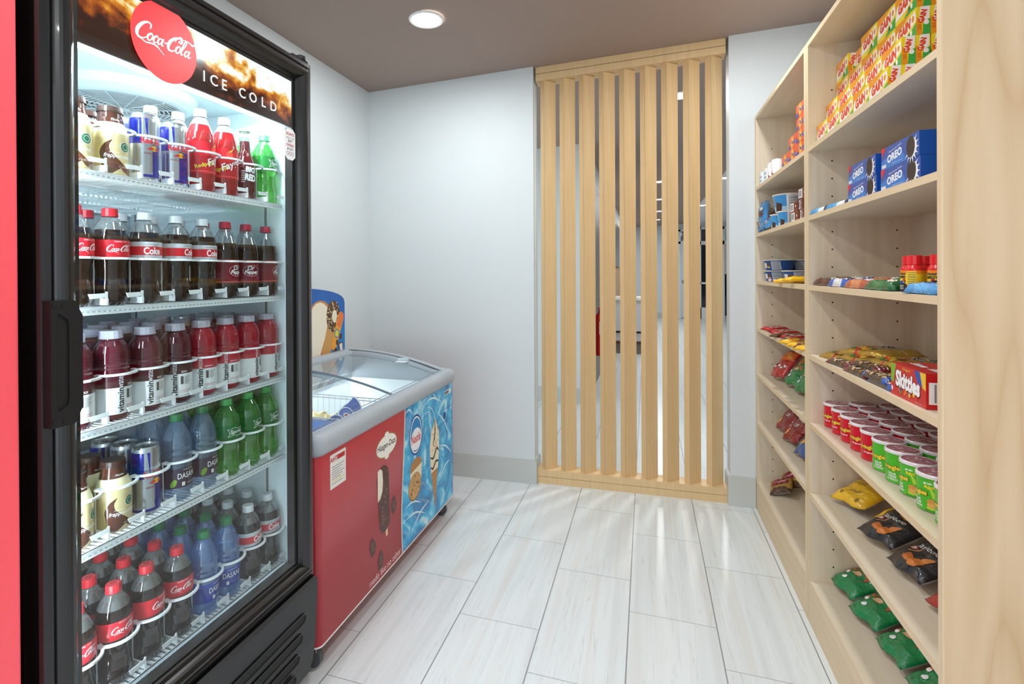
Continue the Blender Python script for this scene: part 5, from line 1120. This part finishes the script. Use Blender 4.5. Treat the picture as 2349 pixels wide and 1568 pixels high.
CG = '#14854a'
def pup(dy=0): return [(poly([(-.058, .020 + dy), (-.050, .052 + dy), (-.010, .060 + dy), (.046, .046 + dy), (.052, .016 + dy), (.0, .030 + dy)]), P('#d8601c', .25), 1)]
chg = bag('puff_bag', .145, .200, .060, CG, [(poly([(-.068, .090), (.068, .090), (.068, .040), (.02, .055), (-.03, .035), (-.068, .050)]), P('#e0701c', .2), 1), (text('CHEETOS', w=.105, h=.022, cx=.0, cy=.076, bold=.06, rot=.06), INK, 2), (text('CHEETOS', w=.100, h=.018, cx=.0, cy=.0765, bold=.03, rot=.06), P('#f0c82c'), 3), (text('Cheddar Jalapeno', w=.075, h=.010, cx=.01, cy=.052, bold=.04, rot=.06), P('#b8dc3a'), 3)] +
    [(rect(-.003, .003, -.016, .016, 1, 2), None, 0)][:0] + [(xform(rect(-.0035, .0035, -.014, .014, 1, 2), a, b, 1, r), P(c, .4), 2) for (a, b, r, c) in [(-.05, .02, .6, '#c8602c'), (-.035, .028, -.5, '#b8542c'), (.030, .012, .3, '#c8602c'), (.042, .004, -.3, '#b8542c'), (-.012, .030, 1.2, '#d0743c'), (-.055, .0, 1.0, '#d0743c'), (.018, .022, .9, '#c8602c')]] + [(disc(-.05, -.012, .010, .008, 10, 1), WH, 2), (disc(-.030, -.040, .010, .010, 10, 1), WH, 2), (disc(-.016, .006, .018, .012, 12, 1, .4), P('#e0b48a'), 2), (disc(.0, .034, .014, .006, 12, 1), P('#3c6a1c'), 2), (text('160', h=.008, cx=-.045, cy=-.072), INK, 2)], 84)
chr_ = bag('puff_bag', .145, .200, .060, '#b8241c', [(poly([(-.068, .090), (.068, .090), (.068, .030), (-.03, .02), (-.068, .040)]), P('#d8641c', .2), 1), (text('Hot', w=.03, h=.016, cx=.0, cy=.082, bold=.05), P('#f0c82c'), 3), (text('Cheese', w=.07, h=.020, cx=.018, cy=.056, bold=.05, rot=-.15), P('#f0c82c'), 3)] + chips(14, 0, -.01, .05, .010, '#8a1414') + [(disc(-.04 + .03 * k, -.03 + .012 * (k % 2), .010, .008, 10, 1), P('#e8e0dc'), 3) for k in range(4)], 85)
dor = bag('tortilla_bag', .150, .205, .055, '#8c1a1c', [(poly([(-.070, .095), (-.020, .095), (.0, .030), (-.070, .050)]), P('#5c1012', .25), 1), (text('Doritos', w=.090, h=.024, cx=.005, cy=.048, bold=.06, rot=-.25), WH, 3), (text('NACHO', w=.034, h=.009, cx=-.005, cy=.012, bold=.03), WH, 2), (text('CHEESE', w=.036, h=.009, cx=-.005, cy=.000, bold=.03), WH, 2), (poly([(-.062, -.010), (-.030, .002), (-.042, -.040)]), P('#d8843a', .4), 2), (poly([(-.060, -.040), (-.024, -.024), (-.034, -.070)]), P('#e09a4c', .4), 3), (stroke([(-.060, .030, .002), (.0, .045, .006), (.060, .085, .002)], None, 4), P('#d86a1c'), 2)], 86)
dob = bag('tortilla_bag', .150, .205, .055, '#15549c', [(text('Doritos', w=.090, h=.024, cx=.005, cy=.060, bold=.06, rot=-.2), WH, 3), (poly([(-.050, .030), (-.005, .040), (-.020, -.006)]), P('#d8943a', .4), 2), (poly([(-.050, -.010), (.0, .002), (-.020, -.050)]), P('#e0a44c', .4), 3)], 87)
def put_bag(pr, x, y, z, l_, t, yaw, tw, lb, cat='chip bag', grp=None):
    p, e = lean(x + .002, y, z, l_ * .84, 1.18 if t > .75 else t, yaw, tw * .6); place(pr, p, 0, lb, cat, grp, rot=e)
put_bag(lay, .645, 2.060, .486, .205, .98, .20, .35, 'yellow classic potato chip bag at the far end, leaning upright', grp='yellow potato chip bags')
put_bag(lay, .720, 1.915, .486, .205, .80, .2, .15, 'yellow classic potato chip bag tucked behind the first black bag', grp='yellow potato chip bags')
put_bag(bbq, .635, 1.805, .486, .200, 1.0, .15, .30, 'black barbecue potato chip bag next to the yellow bag', grp='black barbecue chip bags')
put_bag(bbq, .640, 1.635, .486, .200, .98, .0, .32, 'black barbecue potato chip bag nearest the camera', grp='black barbecue chip bags')
put_bag(redb, .650, 1.455, .486, .20, 1.0, -.1, .35, 'red and orange chip bag half hidden by the shelf upright')
put_bag(chg, .645, 2.110, .162, .200, 1.0, .05, .25, 'green and orange cheese puff bag at the far end of the bottom shelf', 'snack bag', 'green cheese puff bags')
put_bag(chg, .715, 2.02, .162, .200, .85, .1, .1, 'green cheese puff bag behind and between the first two bags', 'snack bag', 'green cheese puff bags')
put_bag(chg, .652, 1.950, .162, .200, 1.08, .1, .30, 'green cheese puff bag second along the front of the bottom shelf', 'snack bag', 'green cheese puff bags')
put_bag(chg, .745, 1.845, .162, .200, .85, .1, .1, 'green cheese puff bag hidden behind the second and third bags', 'snack bag', 'green cheese puff bags')
put_bag(chg, .666, 1.795, .162, .200, 1.08, .0, .25, 'green cheese puff bag third along the front of the bottom shelf', 'snack bag', 'green cheese puff bags')
put_bag(chg, .680, 1.640, .162, .200, 1.10, .0, .30, 'green cheese puff bag nearest the camera on the bottom shelf', 'snack bag', 'green cheese puff bags')
# ------------------------------------------------------------------ far bay goods
TO = P('#e8542a', .35); TB = P('#2a3f9c', .35)
tide = boxmesh('detergent_box', .045, .118, .0505, TO, {'-x': [(rect(-.059, -.025, -.024, -.008), TB, 0), (rect(.022, .059, -.012, .004), TB, 0), (disc(-.004, .001, .020, .024, 22, 2), P('#f3c024'), 1), (disc(-.004, .001, .016, .020, 22, 2), P('#f08a1e'), 2), (disc(-.004, .001, .012, .015, 18, 2), P('#f5e27a'), 3), (text('Tide', w=.026, h=.017, cx=-.004, cy=.001, bold=.06), TB, 4), (text('XL', h=.007, cx=.045, cy=-.004, bold=.04), WH, 2)]})
for r_, n_, y0 in ((0, 3, 2.610), (1, 2, 2.492), (2, 1, 2.374), (3, 1, 2.374)):
    for k in range(n_): place(tide, (.596, y0 - .119 * k - .059, 1.7485 + .0508 * r_), rr.uniform(-.02, .02), f"orange detergent box, {('bottom', 'second', 'third', 'top')[r_]} row of the stepped stack, {ORD[k]} from the back wall", 'box', 'orange detergent boxes')
SKN = P('#e6eaee', .5)
m_ = lambda: None
def roll():
    m = MB(); m.lathe([(.024, 0, SKN), (.026, .003, SKN), (.026, .066, SKN), (.024, .069, SKN)], 22)
    for k in range(6): put(m, cyl_map(.0262, PI + .5 - .5 * (k % 3), 0), rect(-.006, .006, .018 + .02 * (k // 3), .028 + .02 * (k // 3)), P('#9ab0c0'), 0)
    return m.build('wrapped_cup')
wc = roll()
for k in range(3): place(wc, (.600 + .01 * (k % 2), 3.085 - .055 * k, 1.7485), 0, f'white printed cup on the highest far shelf, {ORD[k]} from the back wall', 'cup', 'white printed cups')
def tubcup():
    m = MB(); m.lathe([(.022, 0, WH), (.027, .055, WH), (.0275, .066, P('#dfe4e8', .3)), (.024, .082, P('#dfe4e8', .3)), (.010, .088, P('#dfe4e8', .3))], 22); put(m, cyl_map(lambda z: .0222 + .09 * z, PI + .6, 0), poly([(-.025, .0), (.02, .0), (-.025, .035)]), P('#b01c2c'), 1); return m.build('domed_cup')
dc = tubcup()
for k in range(2): place(dc, (.602, 2.905 - .075 * k, 1.7485), 0, f"white domed cup with red corner, {('farther', 'nearer')[k]} of the two beside the detergent", 'cup', 'white domed cups')
# chocolate tubs + blue pouch + brown boxes
def choctub(r, h, sky=True):
    m = MB(); m.lathe([(r * .80, 0, WH), (r * .96, h * .93, WH), (r * 1.03, h * .94, P('#e8e4e0')), (r * 1.03, h, P('#e8e4e0')), (r * .9, h * 1.02, P('#dfe0e2'))], 30)
    rf = lambda z: r * .80 + (r * .16) * z / (h * .93) + .0003
    mp = cyl_map(rf, PI + .95, 0)
    put(m, mp, rect(-r * .95, r * .25, h * .04, h * .92, 12, 3), P('#3f9cdc', .35), 0); put(m, mp, rect(-r * .95, r * .25, h * .04, h * .30, 12, 1), P('#b8dcf0', .35), 1); put(m, mp, poly([(-r * .6, h * .05), (-r * .1, h * .05), (-r * .05, h * .45), (-r * .5, h * .55)]), P('#4c2a1c', .35), 2); put(m, mp, rect(r * .35, r * 1.2, h * .1, h * .88, 8, 1), P('#c8ccd0', .4), 0)
    for k in range(5): put(m, mp, rect(r * .42, r * 1.1, h * (.2 + .13 * k), h * (.23 + .13 * k), 6), P('#6a7078'), 1)
    return m.build('dessert_tub')
bt, st = choctub(.068, .085), choctub(.042, .078)
place(st, (.632, 2.925, 1.4975), 0, 'small sky-blue dessert tub under the big tub, nearer the blue pouches', 'tub', 'sky-blue dessert tubs'); place(st, (.632, 2.775, 1.4975), .15, 'small sky-blue dessert tub under the big tub, beside the brown cartons', 'tub', 'sky-blue dessert tubs')
place(bt, (.655, 2.855, 1.4975 + .081), 0, 'large sky-blue dessert tub resting on the two small tubs', 'tub', 'sky-blue dessert tubs')
tr = bag('trail_mix_pouch', .115, .190, .045, '#2a84c4', [(disc(0, .055, .040, .018, 18, 2), P('#1c5c9c', .25), 1), (rect(-.035, .035, .005, .040, 6, 2), P('#5c3420', .3), 2), (disc(0, .058, .028, .010, 14, 1), P('#d8d0b0'), 3)] + chips(16, 0, -.035, .035, .008, '#d0a878') + chips(6, 0, -.035, .035, .007, '#5c3824'), 91)
put_bag(tr, .592, 3.065, 1.500, .19, .12, .15, .0, 'blue trail mix pouch standing closest to the back wall', 'snack pouch', 'blue trail mix pouches')
put_bag(tr, .585, 3.00, 1.500, .19, .70, .2, -.05, 'blue trail mix pouch leaning back beside the small tubs', 'snack pouch', 'blue trail mix pouches')
bx = boxmesh('brown_carton', .06, .082, .040, P('#7a3a2c', .4), {'-x': [(rect(-.038, .0, -.017, .017), P('#e8e8ea'), 0)] + [(rect(-.034 + .004 * k, -.032 + .004 * k, -.012, .012), INK, 1) for k in range(7)] + [(rect(.005, .036, -.008, .014), P('#5c241c'), 0), (disc(.02, .002, .006, .006, 8, 1), P('#d8c8a8'), 1)]})
for k, (y, z, s) in enumerate(((2.425, 0, 'bottom row beside the tub'), (2.320, 0, 'bottom row, nearer'), (2.440, 1, 'middle row beside the tub'), (2.335, 1, 'middle row, nearer'), (2.315, 2, 'alone on top'))): place(bx, (.608, y, 1.4975 + .0405 * z), (.1, -.1)[k % 2], f'small brown carton with white barcode panel, {s}', 'box', 'brown cartons')
# noodle bowls
def bowl():
    BL = P('#1c4f98', .35); m = MB(); m.lathe([(.055, 0, BL), (.059, .002, BL), (.070, .050, BL), (.074, .0505, P('#e8e0c8')), (.074, .054, P('#e8e0c8')), (.068, .0545, P('#d8d4c8'))], 34)
    mp = cyl_map(lambda z: .0588 + .22 * z + .0002, PI + .55, 0)
    put(m, mp, rect(-.034, -.012, .014, .038, 4), P('#dfe8f0'), 1); put(m, mp, rect(.016, .060, .004, .046, 8), P('#b8c0c8'), 1); put(m, mp, rect(-.075, -.050, .014, .038, 4), P('#dfe8f0'), 1)
    for k in range(6): put(m, mp, rect(.020, .056, .010 + .006 * k, .0125 + .006 * k, 6), P('#5a6470'), 2)
    put(m, mp, disc(.0, .030, .009, .010, 14, 1), P('#6a4a1c'), 1); put(m, mp, disc(.0, .017, .008, .005, 12, 1), P('#e8a83a'), 2)
    return m.build('noodle_bowl')
nb1 = bowl()
for (x, y, z, s) in ((.770, 3.045, 0, 'lower one at the back, mostly hidden'), (.646, 2.990, 0, 'lower one of the front pair by the back wall'), (.770, 3.050, 1, 'upper one at the back, mostly hidden'), (.644, 2.995, 1, 'upper one of the front pair by the back wall'), (.646, 2.620, 0, 'by itself next to the divider upright')):
    place(nb1, (x, y, 1.2425 + .0548 * z), rr.uniform(-.2, .2), f'blue instant noodle bowl, {s}', 'bowl', 'blue instant noodle bowls')
sm = boxmesh('mint_box', .05, .075, .018, P('#55406c', .4), {'-x': [(rect(-.03, .03, -.006, .006), P('#dfdfe8'), 0)], 'top': [(rect(-.03, .03, -.02, .02), P('#c8ccd8'))]})
for k in range(2): place(sm, (.594, 2.83 - .095 * k, 1.2425), 0, f"small purple mint box in front of the noodle bowls, {('farther', 'nearer')[k]} one", 'box', 'small purple mint boxes')
yb = pouch_flat('peanut_candy_bag', .055, .12, .020, lambda u, v, t: P('#e8b41c', .25), [(text('Peanut', w=.06, h=.014, rot=PI / 2, bold=.03), P('#8a4a1c'), 1), (disc(.012, -.03, .008, .008, 8, 1), P('#c84a2c'), 1)], 95, 8, 14, wr=.3)
for k in range(3): place(yb, (.592 + .03 * (k % 2), 2.58 - .09 * k, 1.2425 + .005 * k), 1.2 + .2 * k, f'yellow candy packet on the noodle bowl shelf, {ORD[k]} from the mint boxes', 'candy bag', 'yellow candy packets')
# red wafer bars etc on z .99
rb = bar('wafer_bar', '#c81c28', '#c01824', .060, .135, .016, c3='#e8d8d0', seed=97, txt='Kit Kat', tc=P('#f0e4e0'))
for k in range(6): place(rb, (.628 + .006 * (k // 2), 3.06 - .090 * k, .9905 + .004 * (k % 2)), -.75 - .03 * k, f'red wafer bar in the slanted row, {ORD[k]} from the back wall', 'candy bar', 'red wafer bars')
bb_ = bar('chocolate_bar', '#5c3a24', '#8a6440', .045, .14, .016, c3='#d8d0b8', seed=98)
for k in range(5): place(bb_, (.600 + .035 * (k % 2), 2.74 - .085 * k, .9905 + .005 * (k % 2)), -.8 + .1 * k, f'brown foil chocolate bar on the wafer bar shelf, {ORD[k]} from the red bars', 'candy bar', 'brown chocolate bars')
for k in range(3): place(yb, (.588 + .004 * k, 2.49 - .09 * k, .9905), -.8 + .05 * k, f'yellow peanut candy packet at the shelf edge, {ORD[k]} from the brown bars', 'candy bag', 'yellow peanut packets on the wafer shelf')
# bags z .74, .482, .158 in the far bay
put_bag(chr_, .635, 2.955, .744, .200, .70, .15, .20, 'red hot cheese puff bag closest to the back wall', 'snack bag')
put_bag(chg, .652, 2.775, .744, .200, .74, .1, .15, 'green cheese puff bag beside the red one in the far bay', 'snack bag', 'green cheese puff bags in the far bay')
put_bag(chg, .652, 2.625, .744, .200, .75, .0, .25, 'green cheese puff bag half hidden by the divider in the far bay', 'snack bag', 'green cheese puff bags in the far bay')
put_bag(dor, .650, 2.935, .486, .205, .70, .1, .12, 'dark red tortilla chip bag, farther of the pair', 'chip bag', 'dark red tortilla chip bags')
put_bag(dor, .640, 2.750, .486, .205, .75, .1, .20, 'dark red tortilla chip bag, nearer of the pair', 'chip bag', 'dark red tortilla chip bags')
put_bag(dob, .635, 2.540, .486, .205, .74, .0, .25, 'blue tortilla chip bag half hidden by the divider upright', 'chip bag')
gm = bag('cookie_bag', .115, .165, .045, '#a8862c', [(disc(0, .035, .045, .034, 20, 2), P('#8c1a30', .3), 1), (text("Grandma's", w=.070, h=.014, cy=.040, bold=.01, shear=.3), WH, 2), (disc(0, -.045, .040, .026, 16, 2), P('#5c3820', .4), 1), (rect(-.045, .0, .0, .02, 3, 1), P('#8c1a30'), 1)], 99, [(0, .16, '#4a2c18')])
p, e = lean(.640, 2.925, .162, .165, 1.15, .1, 1.2); place(gm, p, 0, 'gold cookie bag with maroon oval lying in front on the lowest far shelf', 'cookie bag', 'gold and maroon cookie bags', rot=e)
p, e = lean(.715, 3.00, .162, .165, .9, .3, 1.0); place(gm, p, 0, 'gold cookie bag lying behind the front one on the lowest far shelf', 'cookie bag', 'gold and maroon cookie bags', rot=e)
